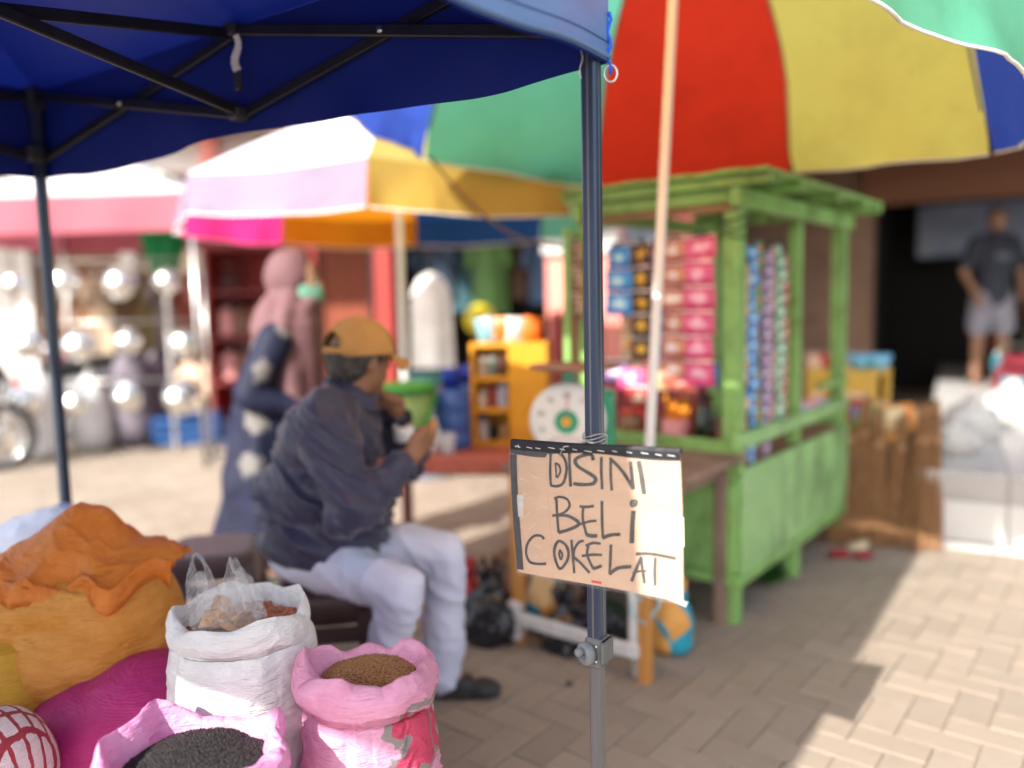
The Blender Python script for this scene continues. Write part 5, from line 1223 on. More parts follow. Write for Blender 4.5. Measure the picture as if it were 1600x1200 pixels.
ring(elR.lerp(wrR, .95), wrR - elR, .040, .012, M_nvy, 'cuff', man); ring(elL.lerp(wrL, .92), wrL - elL, .040, .012, M_nvy, 'cuff', man)
M_trs = pm('trousers_pale', lin((208, 211, 234)), .75, var=.06, vscale=4, bump=.25, bscale=22, spec=.25)
def tfold(p):
    a = noise.noise(p * 5); r = 1 - abs(noise.noise(Vector((p.x * 9 + p.z * 6 + a, p.y * 6, p.z * 5 + 2))))
    r3 = 1 - abs(noise.noise(Vector((p.z * 16 + p.x * 9, p.y * 9, 6 + a))))
    return .009 * (r ** 5 - .3) + .006 * (r3 ** 6 - .2) + .003 * a
tr = [('e', (-.60, 2.45, .515), (.175, .19, .085)), ('c', hipR, knR, .092, .066), ('c', knR + Vector((0, 0, -.004)), knR.lerp(anR, .5), .066, .062), ('c', knR.lerp(anR, .5), anR + Vector((-.005, 0, .02)), .066, .072),
      ('c', hipL, knL, .092, .067), ('c', knL, knL.lerp(anL, .5), .067, .066), ('c', knL.lerp(anL, .5), anL + Vector((-.005, 0, .045)), .070, .070), ('c', anL + Vector((-.005, 0, .06)), anL + Vector((-.005, 0, .012)), .068, .070)]
blob('trousers', tr, .0085, M_trs, man, 10, tfold)
M_shoe = pm('shoe_grey', (.035, .034, .036), .6, var=.2)
for an, d in ((anL, Vector((1, -.10, 0))), (anR, Vector((.97, -.2, 0)))):
    d = d.normalized(); b = Vector((an.x, an.y, 0))
    blob('shoe', [('c', b + d * -.04 + Vector((0, 0, .042)), b + d * .07 + Vector((0, 0, .042)), .038, .042), ('e', b + d * .13 + Vector((0, 0, .034)), (.062, .045, .032), (0, 0, math.atan2(d.y, d.x))), ('e', b + d * .045 + Vector((0, 0, .018)), (.135, .044, .017), (0, 0, math.atan2(d.y, d.x)))], .007, M_shoe, man, 4)
# cap with back opening and strap, hair below it
M_cap = pm('cap_tan', lin((186, 142, 86)), .85, var=.10, vscale=8, bump=.35, bscale=70, spec=.2)
cz = hc + Vector((0, 0, .030)); yaw = math.atan2(hf.y, hf.x); Mc = rotz(yaw) @ Matrix.Rotation(R(4), 3, 'Y')
mbc = MB(); nu, nv = 64, 20; vs_ = []; fs_c = []
for j in range(nv):
    ph = (math.pi / 2) * j / (nv - 1)
    for i in range(nu):
        a = 2 * math.pi * i / nu; seam = 1 - .012 * abs(math.cos(3 * a)) ** 30
        vs_.append(cz + Mc @ Vector((.116 * math.cos(ph) ** .8 * math.cos(a) * seam, .096 * math.cos(ph) ** .8 * math.sin(a) * seam, .112 * math.sin(ph) - .012)))
for j in range(nv - 1):
    for i in range(nu):
        k = (i + 1) % nu; a = 2 * math.pi * (i + .5) / nu; z = j / nv
        da = abs((a - math.pi + math.pi) % (2 * math.pi) - math.pi)
        if (da / .52) ** 2 + (max(0, z - .10) / .26) ** 2 < 1 and z >= .06: continue
        fs_c.append((j * nu + i, j * nu + k, (j + 1) * nu + k, (j + 1) * nu + i))
mbc.add(vs_, fs_c)
wpart(mbc.build('cap_crown', M_cap, None, True, False, .003), man)
def visor(u, v):
    a = (u - .5) * 2.0; r = .112 + .062 * v * math.cos(a * .72)
    return cz + Mc @ Vector((r * math.cos(a) * 1.0, .094 / .112 * r * math.sin(a), -.010 - .022 * v - .030 * (u - .5) ** 2 * 4 * v))
wpart(MB().grid(visor, 26, 8).build('cap_visor', M_cap, None, True, False, .004), man)
ring(cz + Vector((0, 0, -.008)), (0, 0, 1), .1, .006, M_cap, 'cap_band', man, (1, 1))
def button(): 
    wpart(MB().lathe([(0, 0), (.009, 0), (.007, .006), (0, .008)], 12, cz + Vector((0, 0, .099))).build('cap_button', M_cap, None, True), man)
button()
l_ = Vector((0, 0, 1)).cross(hf)
blob('hair', [('e', hc + Vector((0, 0, .012)) - hf * .018, (.096, .083, .066), (0, 0, yaw)), ('e', hc + Vector((0, 0, -.022)) - hf * .048, (.058, .070, .052), (0, 0, yaw))], .0062, M_hair, man, 2, lambda p: .003 * noise.noise(p * 90))
# food in the raised hand
mb = MB().tube([wrR + Vector((.075, .05, .085)), wrR + Vector((.09, .055, .125))], [.010, .006], 8); o = mb.build('snack', pm('snack', lin((205, 130, 60)), .6), None, True); tag(o, 'small fried snack held in the raised fist', 'snack')
mb = MB().lathe([(0, 0), (.03, 0), (.036, .05), (.034, .05), (.028, .004), (0, .004)], 18, wrL + Vector((.03, -.06, -.075)))
o = tag(mb.build('paper_cup', M_white, None, True), 'white cup held close to the chin of the seated person', 'cup')

# --- standing woman in headscarf
wx, wy = -1.13, 3.70
wom = thing('person', 'person in a mauve headscarf, green face mask and navy flowered dress', 'person', (wx, wy, 0))
wf = Vector((.98, -.12, 0)).normalized(); wh = Vector((wx + .17, wy, 1.405))
pr = head_prims(wh, wf, .92)
pr += [('c', wh - Vector((.01, 0, .09)), Vector((wx + .11, wy, 1.20)), .05, .06), ('c', (wx + .08, wy, 1.12), (wx + .03, wy, .80), .11, .12), ('c', (wx + .02, wy - .07, .78), (wx - .03, wy - .07, .42), .085, .06), ('c', (wx - .03, wy - .07, .42), (wx - .05, wy - .07, .06), .055, .035), ('c', (wx + .02, wy + .07, .78), (wx + .02, wy + .08, .42), .085, .06), ('c', (wx + .02, wy + .08, .42), (wx - .16, wy + .1, .10), .055, .035),
       ('c', (wx + .1, wy - .15, 1.16), (wx - .02, wy - .19, .92), .045, .038), ('c', (wx - .02, wy - .19, .92), (wx + .19, wy - .15, .83), .038, .026), ('c', (wx + .1, wy + .15, 1.16), (wx + .05, wy + .19, .92), .045, .038), ('c', (wx + .05, wy + .19, .92), (wx + .24, wy + .13, .84), .038, .026),
       ('c', (wx - .05, wy - .07, .05), (wx + .07, wy - .07, .03), .034, .026), ('c', (wx - .16, wy + .1, .07), (wx - .06, wy + .1, .03), .034, .026)]
hand(pr, (wx + .19, wy - .15, .83), (1, .2, -.1), (0, .4, -.9), (0, .6, .6), .9, .7); hand(pr, (wx + .24, wy + .13, .84), (1, 0, -.1), (0, -.4, -.9), (0, -.6, .6), .9, .7)
blob('body', pr, .010, M_skin2, wom, 2); eyes(wh, wf, wom, .92)
def flower_mat():
    mt = pm('dress_navy', lin((26, 40, 92)), .7, var=.15); N = mt.node_tree.nodes; Lk = mt.node_tree.links; b = N['Principled BSDF']; tc = N.new('ShaderNodeTexCoord')
    vo = N.new('ShaderNodeTexVoronoi'); vo.inputs['Scale'].default_value = 4.6; vo.inputs['Randomness'].default_value = .8; nz = N.new('ShaderNodeTexNoise'); nz.inputs['Scale'].default_value = 26
    Lk.new(tc.outputs['Object'], vo.inputs['Vector']); Lk.new(tc.outputs['Object'], nz.inputs['Vector'])
    ad = N.new('ShaderNodeMath'); ad.operation = 'MULTIPLY_ADD'; Lk.new(nz.outputs['Fac'], ad.inputs[0]); ad.inputs[1].default_value = .35; Lk.new(vo.outputs['Distance'], ad.inputs[2])
    rp = N.new('ShaderNodeValToRGB'); rp.color_ramp.elements[0].position = .40; rp.color_ramp.elements[0].color = (*lin((112, 108, 106)), 1); rp.color_ramp.elements[1].position = .47; rp.color_ramp.elements[1].color = (*lin((11, 18, 48)), 1)
    Lk.new(ad.outputs[0], rp.inputs[0]); Lk.new(rp.outputs[0], b.inputs['Base Color']); return mt
def dfold(p):
    a = math.atan2(p.y - wy, p.x - wx); k = max(0, min(1, (1.0 - p.z) / .8)); return .022 * k * math.sin(a * 7 + 2 * noise.noise(p * 3)) + .01 * noise.noise(p * 8)
blob('dress', [('c', (wx + .085, wy, 1.13), (wx + .03, wy, .82), .15, .17), ('c', (wx + .02, wy, .82), (wx - .05, wy, .45), .185, .20), ('c', (wx - .03, wy, .45), (wx - .06, wy - .03, .24), .20, .19), ('c', (wx - .08, wy + .06, .42), (wx - .20, wy + .1, .20), .15, .12),
     ('c', (wx + .09, wy - .15, 1.14), (wx - .03, wy - .20, .91), .085, .075), ('c', (wx - .03, wy - .20, .91), (wx + .15, wy - .16, .84), .075, .055), ('c', (wx + .09, wy + .15, 1.14), (wx + .05, wy + .20, .91), .085, .075), ('c', (wx + .05, wy + .20, .91), (wx + .20, wy + .14, .85), .075, .055)], .014, flower_mat(), wom, 4, dfold)
M_hij = pm('headscarf_mauve', lin((108, 76, 80)), .75, var=.1, vscale=5, bump=.2, bscale=30)
def hfold(p): return .008 * math.sin((p.x - wx) * 55 + 3 * noise.noise(p * 4)) * max(0, min(1, (1.45 - p.z) * 4)) + .005 * noise.noise(p * 9)
bk = wh - wf * .05
blob('headscarf', [('e', wh - Vector((0, 0, .105)) + wf * .012, (.088, .085, .06)), ('e', bk + Vector((0, 0, .024)), (.118, .108, .128)), ('c', bk - Vector((.0, 0, .05)), (wx + .12, wy, 1.16), .10, .15), ('c', (wx + .10, wy - .02, 1.20), (wx + .13, wy - .04, .86), .168, .13), ('c', (wx + .12, wy - .03, .9), (wx + .17, wy - .05, .74), .11, .05)], .011, M_hij, wom, 4, hfold)
wpart(MB().grid(lambda u, v: wh + wf * (.096 + .012 * math.sin(math.pi * u) * math.sin(math.pi * v) - .085 * (2 * u - 1) ** 2) + Vector((0, 0, 1)).cross(wf) * ((u - .5) * .15) + Vector((0, 0, -.018 - .085 * v)), 12, 8).build('face_mask', pm('mask_green', lin((96, 146, 126)), .7), None, True, False, .003), wom)
for (x, y) in ((-.05, -.07), (-.16, .1)): blob('shoe', [('c', (wx + x - .03, wy + y, .035), (wx + x + .10, wy + y, .03), .04, .034)], .010, M_shoe, wom, 3)

# --- man standing in the shop on the right
PLZ = .40
rb = at(1545, 600, 7.9); rx, ry = rb.x, rb.y
rm_ = thing('person', 'person in dark t-shirt and grey shorts standing before the dark shop', 'person', (rx, ry, PLZ))
rf = Vector((-.35, -.94, 0)).normalized(); rh = Vector((rx + .02, ry, PLZ + 1.60))
pr = head_prims(rh, rf)
def lerp(a, b, t): return Vector(a).lerp(Vector(b), t)
pr += [('c', rh - Vector((0, 0, .1)), (rx, ry, PLZ + 1.42), .055, .065), ('c', (rx, ry, PLZ + 1.3), (rx, ry, PLZ + .95), .14, .13), ('c', (rx - .17, ry, PLZ + 1.38), (rx + .17, ry, PLZ + 1.38), .06, .06),
       ('c', (rx - .19, ry, PLZ + 1.36), (rx - .30, ry - .02, PLZ + 1.10), .05, .04), ('c', (rx - .30, ry - .02, PLZ + 1.10), (rx - .24, ry - .14, PLZ + .88), .04, .028), ('c', (rx + .19, ry, PLZ + 1.36), (rx + .26, ry - .02, PLZ + 1.10), .05, .04), ('c', (rx + .26, ry - .02, PLZ + 1.10), (rx + .24, ry - .1, PLZ + .86), .04, .028),
       ('c', (rx - .10, ry, PLZ + .92), (rx - .13, ry, PLZ + .5), .085, .058), ('c', (rx - .13, ry, PLZ + .5), (rx - .15, ry, PLZ + .08), .055, .035), ('c', (rx + .10, ry, PLZ + .92), (rx + .12, ry, PLZ + .5), .085, .058), ('c', (rx + .12, ry, PLZ + .5), (rx + .14, ry, PLZ + .08), .055, .035),
       ('c', (rx - .15, ry, PLZ + .045), (rx - .18, ry - .13, PLZ + .03), .036, .028), ('c', (rx + .14, ry, PLZ + .045), (rx + .13, ry - .14, PLZ + .03), .036, .028)]
hand(pr, (rx - .24, ry - .14, PLZ + .88), (.1, -.3, -.9), (.5, -.5, 0), (.3, -.8, 0), 1, .6); hand(pr, (rx + .24, ry - .1, PLZ + .86), (0, -.2, -.9), (-.5, -.5, 0), (-.3, -.8, 0), 1, .6)
blob('body', pr, .012, M_skin2, rm_, 2); eyes(rh, rf, rm_)
blob('t_shirt', [('c', (rx, ry, PLZ + 1.34), (rx, ry, PLZ + .90), .165, .165), ('c', (rx - .16, ry, PLZ + 1.39), (rx + .16, ry, PLZ + 1.39), .075, .075), ('c', (rx - .19, ry, PLZ + 1.36), (rx - .265, ry - .01, PLZ + 1.18), .075, .075), ('c', (rx + .19, ry, PLZ + 1.36), (rx + .24, ry - .01, PLZ + 1.18), .075, .075)], .014, pm('tshirt_dark', lin((44, 48, 60)), .8), rm_, 4, lambda p: .008 * fbm(p, 7, 2))
wpart(MB().grid(lambda u, v: Vector((rx - .085 + .16 * u, ry - .182 + .02 * abs(u - .5), PLZ + 1.27 - .06 * v)), 8, 4).build('shirt_print', pm('shirt_print', lin((92, 100, 112)), .8), None, True, False, .002), rm_)
blob('shorts', [('e', (rx, ry, PLZ + .90), (.17, .15, .10)), ('c', (rx - .095, ry, PLZ + .86), (rx - .125, ry, PLZ + .56), .11, .105), ('c', (rx + .095, ry, PLZ + .86), (rx + .12, ry, PLZ + .56), .11, .105)], .014, pm('shorts_grey', lin((128, 126, 138)), .8), rm_, 4, lambda p: .008 * fbm(p, 7, 2))
blob('hair', [('e', rh + Vector((0, 0, .035)) - rf * .016, (.1, .086, .088), (0, 0, math.atan2(rf.y, rf.x)))], .012, M_hair, rm_, 1)
for s_, q in ((-1, (rx - .16, ry - .06, PLZ)), (1, (rx + .14, ry - .06, PLZ))):
    wpart(MB().box((q[0], q[1], PLZ + .010), (.09, .25, .018), None, .006).build('sandal', M_shoe, None), rm_)
# ------------------------------------------------------------------ tiled terrace and the dark shop on the right
TR = R(-29); TO = Vector((2.08, 4.05, 0))
ter = tag(MB().box((3.2, 3.6, .19), (6.4, 7.2, .38), None).build('terrace', pm('terrace_mortar', (.32, .3, .28), .9)), 'raised terrace', None, None, 'structure'); ter.location = TO; ter.rotation_euler = (0, 0, TR)
M_tile = pm('white_tile', (.62, .61, .6), .3, var=.06, vscale=3, dirt=(.42, .39, .36), dscale=2.5, dlo=.5, dhi=.8, spec=.5)
M_tileg = pm('grey_tile', (.42, .40, .39), .35, var=.08, dirt=(.3, .28, .26), dscale=3)
ft = [MB().box((0, 0, 0), (.394, .014, .205), None, .003).mesh('tile', M_tile), MB().box((0, 0, 0), (.394, .014, .135), None, .003).mesh('tile', M_tileg), MB().box((0, 0, 0), (.394, .394, .014), None, .003).mesh('tile', M_tile), MB().box((0, 0, 0), (.394, .05, .036), None, .004).mesh('tile', M_tile)]
def tile(me, loc, rz_=0):
    o = bpy.data.objects.new('tile', me); col.objects.link(o); o.parent = ter; o.location = loc; o.rotation_euler = (0, 0, rz_)
for i in range(9):
    x = .2 + i * .4
    tile(ft[3], (x, -.018, .019)); tile(ft[0], (x, -.0075, .145)); tile(ft[1], (x, -.0078, .320))
    for j in range(13): tile(ft[2], (x, .19 + j * .4, .386 + random.uniform(-.001, .001)))
def W(x, y, z=0): return TO + rotz(TR) @ Vector((x, y, z))
M_brn = pm('brown_plaster', lin((122, 98, 82)), .85, var=.15, vscale=2, dirt=lin((96, 70, 56)), dscale=1.5)
M_beam = pm('brown_beam', lin((104, 66, 44)), .7, var=.2, vscale=3, stretch=(.2, 1, 1))
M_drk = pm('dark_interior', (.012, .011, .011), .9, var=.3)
shop = thing('shop_building', 'brown plastered shop with a wide dark doorway behind the terrace', 'building', tuple(W(0, 4.4)), TR)
# facade piers, lintel, dark room, banner, roof
MB().box((-1.95, .1, 1.3), (2.7, .2, 2.6), None, .005).build('pier', M_brn, shop)
MB().box((6.3, .1, 1.3), (2.0, .2, 2.6), None, .005).build('pier', M_brn, shop)
MB().box((2.35, -.02, 2.40), (6.1, .26, .42), None, .01).build('lintel', M_beam, shop)
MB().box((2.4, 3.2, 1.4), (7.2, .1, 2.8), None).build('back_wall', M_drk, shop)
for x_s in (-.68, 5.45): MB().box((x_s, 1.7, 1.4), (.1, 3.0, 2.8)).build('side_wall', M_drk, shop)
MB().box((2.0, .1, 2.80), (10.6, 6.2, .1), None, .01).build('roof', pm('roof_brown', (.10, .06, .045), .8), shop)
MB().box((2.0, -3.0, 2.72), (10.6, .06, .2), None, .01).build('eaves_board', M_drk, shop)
ban = at(1530, 355, 9.6); bl = parent_matrix(shop).inverted() @ ban
bo = MB().box((bl.x + .5, bl.y, bl.z - .02), (2.3, .04, .62), None, .004).build('banner', pm('banner_blue_white', lin((104, 120, 160)), .6, var=.2, vscale=1.5, c2=lin((150, 158, 176))), shop)
# shelf of goods inside, blurred
rr = random.Random(8)
shelf = thing('goods_shelf', 'low shelf of mixed goods in the dark shop doorway', 'shelf', tuple(W(1.4, 5.4, .38)), TR)
for z in (.02, .35, .68): MB().box((0, 0, z), (2.0, .4, .03), None, .004).build('shelf_board', M_beam, shelf)
for x in (-.98, .98): MB().box((x, 0, .36), (.04, .4, .72), None, .004).build('upright', M_beam, shelf)
for k in range(14):
    nm, c = [('brick red', (150, 60, 50)), ('taupe', (90, 80, 70)), ('khaki', (120, 110, 90)), ('plum', (60, 50, 60)), ('copper', (160, 90, 70)), ('steel blue', (70, 80, 100)), ('moss', (74, 90, 60))][k % 7]; h = rr.uniform(.15, .27)
    o = MB().lathe([(0, 0), (.06, 0), (.065, h * .3), (.055, h * .9), (.03, h), (0, h)], 12).build('jar', pm('good_%d' % k, lin(c), .5), None, True)
    o.location = parent_matrix(shelf) @ Vector((-.85 + (k % 7) * .28, -.02, .035 if k < 7 else .365)); tag(o, '%s jar on the %s board of the shop shelf' % (nm, 'lower' if k < 7 else 'middle'), 'jar', 'jars in the dark shop')

# ------------------------------------------------------------------ stall goods, brooms and bags between kiosk and terrace
t = thing('goods_table', 'low wooden goods table beside the terrace corner', 'table', (1.98, 4.62, 0), GRID)
for i in range(4): MB().box((0, -.24 + .16 * i, .53), (.62, .155, .03), None, .003).build('top_plank', M_oak, t)
for x in (-.27, .27):
    for y in (-.26, .26): MB().box((x, y, .258), (.045, .045, .515), None, .004).build('leg', M_wood, t)
rr = random.Random(21)
names = ['lilac', 'white', 'purple', 'green', 'cream', 'pink', 'pale blue', 'red', 'tan', 'orange']
cols_ = [(186, 176, 214), (232, 230, 226), (130, 120, 190), (150, 180, 90), (226, 205, 160), (230, 150, 170), (170, 200, 225), (180, 60, 60), (190, 160, 120), (220, 140, 60)]
for k in range(10):
    me = sachet_mesh(.17, .14, .04, pm('stallbag_%d' % k, lin(cols_[k]), .35, var=.2, vscale=20)); o = link('snack_bag', me, None, None, True)
    q = parent_matrix(t) @ Vector((-.24 + (k % 5) * .12, -.18 + (k // 5) * .22, .60)); o.location = q; o.rotation_euler = (rr.uniform(-.5, .2), rr.uniform(-.2, .2), GRID + rr.uniform(-.4, .4))
    tag(o, '%s snack bag lying on the low goods table' % names[k], 'snack bag', 'snack bags on the goods table')
# yellow crate-shelf behind
yq = at(1325, 640, 5.0)
t = thing('yellow_crate', 'yellow wooden crate stand behind the low goods table', 'crate', (yq.x, yq.y, 0), GRID)
M_yc = pm('yellow_paint', lin((222, 180, 80)), .6)
for x in (-.19, .19):
    for y in (-.15, .15): MB().box((x, y, .42), (.035, .035, .84), None, .004).build('post', M_yc, t)
for z in (.35, .62, .82): MB().box((0, 0, z), (.42, .34, .02), None, .003).build('shelf_board', M_yc, t)
MB().box((0, -.165, .76), (.42, .012, .11), None, .003).build('front_board', M_yc, t)
for k, (x, c, nm) in enumerate(((-.1, (190, 60, 60), 'red'), (.05, (110, 175, 205), 'sky blue'), (.15, (120, 180, 210), 'pale blue'))):
    o = MB().lathe([(0, 0), (.05, 0), (.085, .09), (.08, .09), (.045, .006), (0, .006)], 20).build('bowl', pm('bowl_%d' % k, lin(c), .35), None, True); o.location = parent_matrix(t) @ Vector((x, .0 + .04 * k, .83)); tag(o, '%s plastic bowl on the yellow crate stand' % nm, 'bowl')
# brooms of thin palm ribs leaning together
M_rib_ = pm('palm_rib', lin((148, 104, 66)), .7, var=.35, vscale=30, c2=lin((172, 130, 90)))
for k in range(6):
    x0 = 1.66 + .085 * k; y0 = 4.05 - .035 * k + .03 * (k % 2)
    foot = Vector((x0, y0, .006)); topp = Vector((x0 + .16 + .03 * math.sin(k * 2.3), y0 + .26, .70 + .05 * math.sin(k * 1.7)))
    t = thing('palm_broom', 'brown palm-rib broom %s' % ['leaning nearest the kiosk', 'second from the kiosk', 'third from the kiosk', 'third from the terrace', 'second from the terrace', 'leaning nearest the terrace'][k], 'broom', tuple(foot), 0, 'palm-rib brooms leaning in a row')
    mb = MB(); d = (topp - foot); rg = random.Random(50 + k)
    for i in range(70):
        a = rg.uniform(0, 6.28); r = math.sqrt(rg.random()); o1 = Vector((r * math.cos(a), r * math.sin(a), 0))
        mb.tube([foot + o1 * .058 + Vector((0, 0, rg.uniform(0, .03))), foot + d * .5 + o1 * .045, topp + o1 * .022 - d * rg.uniform(0, .04)], [.0018, .0026, .003], 4, False)
    o = mb.build('bristles', M_rib_, None); wpart(o, t); o['kind'] = 'stuff'
    for f_ in (.72, .92):
        c = foot + d * f_; Mq = d.to_track_quat('Z', 'Y').to_matrix(); rw_ = .034 if f_ < .8 else .027
        wpart(MB().lathe([(rw_, -.02), (rw_ + .003, -.018), (rw_ + .003, .018), (rw_, .02)], 16, c, Mq).build('binding', M_rib_, None, True), t)
# crumpled packets dropped at their foot
for k, (u, v, c, nm) in enumerate(((1312, 874, (176, 52, 64), 'red'), (1350, 876, (176, 70, 80), 'rose red'), (1340, 862, (205, 190, 160), 'cream'))):
    r_ = fwd + rgt * ((u - 800) / 1250) + upv * ((600 - v) / 1250); q = CAM + r_ * (-1.28 / r_.z)
    o = link('crumpled_packet', sachet_mesh(.11, .09, .022, pm('litter_%d' % k, lin(c), .5, var=.3, vscale=30, bump=.6, bscale=40)), None, None, True); o.location = (q.x, q.y, .03); o.rotation_euler = (1.35, .15 * k, k * 1.3); tag(o, '%s crumpled packet on the paving at the foot of the brooms' % nm, 'packet')
# pale plastic bags on the terrace edge
M_pb = pm('pale_bag', (.66, .64, .60), .4, var=.12, vscale=8, bump=.6, bscale=14, trans=.15)
for k, (x, y, r, h, nm) in enumerate(((.17, .55, .14, .26, 'nearest the brooms'), (.25, 1.15, .17, .32, 'in the middle'), (.5, 1.8, .2, .36, 'farthest back'))):
    q = W(x, y, .393); bag('bulging pale plastic bag on the terrace, %s' % nm, tuple(q), r, h, M_pb, False, .02)
q = W(1.25, 1.6, .393); o = MB().lathe([(0, 0), (.09, 0), (.12, .2), (.115, .2), (.085, .01), (0, .01)], 22).build('tub', pm('tub_yellow', lin((236, 222, 120)), .45), None, True); o.location = q; tag(o, 'pale yellow tub on the bright terrace', 'tub')
q = at(1582, 612, 6.9); t = thing('bucket', 'teal plastic bucket on the terrace behind the pale bags', 'bucket', (q.x, q.y, .393))
MB().lathe([(0, 0), (.13, 0), (.165, .34), (.158, .34), (.12, .012), (0, .012)], 26).build('bucket_body', pm('bucket_teal', lin((20, 130, 145)), .4), t, True)
MB().tube([Vector((.165 * math.cos(a), .0, .33 + .12 * math.sin(a))) for a in (i * math.pi / 12 for i in range(13))], .006, 6).build('handle', M_zinc, t, True)
q = at(1612, 720, 5.6); stool('maroon plastic stool on the terrace at the right edge', q.x, q.y, .3, pm('stool_maroon', lin((120, 40, 52)), .45), .45, .34).location.z = .393
# shirts hanging from the shop lintel
def garment(label, top, w, h, mat, yaw, group, sleeves=True, kind='shirt'):
    top = Vector(top); t = thing('hanging_' + kind, label, 'clothing', tuple(top), yaw, group)
    def fn(s):
        def f(u, v):
            x = (u - .5) * w * (1 + .12 * v) * (1 - .35 * max(0, 1 - v * 5)); y = s * (.035 * math.sin(math.pi * u) + .004) + .018 * math.sin(u * 9 + s) * v
            return Vector((x, y, -.05 - h * v - .05 * abs(2 * u - 1) * max(0, 1 - 4 * v)))
        return f
    mb = MB(); mb.grid(fn(-1), 14, 12); mb.grid(lambda u, v: fn(1)(1 - u, v), 14, 12)
    if sleeves:
        for s in (-1, 1): mb.tube([(s * w * .40, 0, -.10), (s * w * .56, 0, -.22), (s * w * .62, 0, -.36)], [.05, .06, .06], 10)
    mb.build('cloth', mat, t, True)
    MB().tube([(-w * .36, 0, -.085), (0, 0, -.03), (w * .36, 0, -.085)], .005, 6).tube([(0, 0, -.03), (0, 0, .02), (.02, 0, .04), (.03, 0, .02)], .003, 6).build('hanger', M_plast, t, True)
    return t

# ------------------------------------------------------------------ row of shops behind the stalls
M_sal = pm('salmon_plaster', lin((236, 152, 138)), .85, var=.08, vscale=1.5, dirt=lin((205, 120, 108)), dscale=1.2)
M_wpl = pm('white_plaster', (.74, .72, .69), .85, var=.08, vscale=1.2, dirt=(.55, .5, .46), dscale=1)
M_mar = pm('maroon_paint', lin((128, 50, 52)), .6, var=.15, vscale=2)
M_crm = pm('cream_plaster', lin((230, 205, 180)), .85, var=.1, vscale=1.5)
M_rds = pm('red_shutter', lin((150, 50, 44)), .6, var=.2, vscale=3, stretch=(6, 1, .3))
sal = thing('salmon_shop', 'salmon pink shop wall with white signboard and maroon dado', 'building', (.30, 6.6, 0), R(-6))
MB().box((.65, .1, 1.95), (1.3, .2, 2.4), None, .005).build('wall', M_sal, sal)
MB().box((.65, .09, .375), (1.3, .2, .75), None, .005).build('dado', M_mar, sal)
MB().box((.28, -.03, 1.86), (.62, .05, .36), None, .005).build('signboard', M_wpl, sal)
MB().box((.80, -.02, 2.0), (.34, .04, .5), None, .005).build('shutter', pm('grey_shutter', lin((108, 116, 128)), .5), sal)
MB().box((1.15, -.02, 1.95), (.3, .04, .6), None, .005).build('shutter', M_mar, sal)
for k in range(7): MB().box((.06 + .055 * k, -.06 + .02 * (k % 2), .62), (.05, .03, 1.2), None, .01).build('curtain_fold', pm('curtain_maroon', lin((150, 66, 66)), .75) if k == 0 else bpy.data.materials['curtain_maroon'], sal)
MB().box((.65, .0, 3.2), (1.5, 1.0, .12), None, .01).build('roof', pm('roof_rust', (.2, .12, .09), .8), sal)
dk = thing('dark_shop', 'dark open shop front between the salmon wall and the red column', 'building', (-.95, 7.6, 0), R(-2))
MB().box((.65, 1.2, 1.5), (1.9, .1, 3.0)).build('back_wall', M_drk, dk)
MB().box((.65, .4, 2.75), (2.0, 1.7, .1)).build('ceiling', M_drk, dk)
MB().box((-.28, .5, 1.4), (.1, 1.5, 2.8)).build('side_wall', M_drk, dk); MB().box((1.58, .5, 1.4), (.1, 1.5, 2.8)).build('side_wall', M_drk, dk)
MB().box((-.16, -.36, 1.4), (.16, .16, 2.8), None, .01).build('column', M_rds, dk)
MB().box((.65, -.38, 2.75), (2.1, .14, .5), None, .01).build('fascia', M_crm, dk)
MB().box((.65, -1.15, 2.44), (2.1, 1.5, .05), None, .01).build('awning', M_beam, dk)  # added awning, hidden from view, to keep the sun out of this shop
gcol = [('slate blue', (62, 78, 100)), ('teal', (50, 84, 92)), ('leaf green', (92, 130, 74)), ('brown', (86, 66, 54)), ('dusty blue', (80, 104, 140))]
for k, (nm, c) in enumerate(gcol):
    q = parent_matrix(dk) @ Vector((.22 + .27 * k, .1 + .1 * (k % 2), 1.98 - .06 * (k % 2))); garment('%s shirt hanging in the dark shop' % nm, tuple(q), .3, .55 + .1 * (k % 3), pm('garm_%d' % k, lin(c), .85), R(-2), 'shirts in the dark shop')
MB().tube([(-.2, .15, 2.0), (1.55, .15, 2.0)], .015, 8).build('clothes_rail', M_zinc, dk, True)
# yellow ball on a hook, white robe and blue drum in front
q = at(750, 500, 6.6); t = thing('yellow_ball', 'yellow ball hung in front of the dark shop', 'ball', tuple(q))
MB().lathe([(.001 + .13 * math.sin(a), -.13 * math.cos(a)) for a in (math.pi * i / 14 for i in range(15))], 22).build('ball', pm('ball_yellow', lin((240, 220, 60)), .3, var=.05), t, True)
MB().tube([(0, 0, .12), (0, .05, 1.2)], .004, 5).build('string', M_plast, t)
q = at(672, 415, 6.2); garment('long white cloth on a hanger near the red column', tuple(q), .30, .74, pm('robe_white', (.78, .77, .75), .8), R(-5), None, False, 'cloth')
MB_l = MB().tube([(q.x, q.y, q.z + .03), (q.x, q.y, 2.6), (-.95, 7.1, 2.62)], .006, 6); tag(MB_l.build('clothes_line', M_plast, None, True), 'cord holding the long white cloth', 'cord')
q = at(672, 640, 6.0); t = thing('drum', 'blue drum with teal lid below the white cloth', 'drum', (q.x, q.y, 0))
MB().lathe([(0, 0), (.2, 0), (.21, .02), (.2, .25), (.21, .27), (.2, .5), (.21, .52), (.2, .72), (0, .72)], 26).build('drum_body', pm('drum_blue', lin((110, 120, 140)), .5), t, True)
MB().lathe([(0, .72), (.215, .72), (.215, .76), (0, .77)], 26).build('lid', pm('drum_lid', lin((60, 130, 125)), .5), t, True)

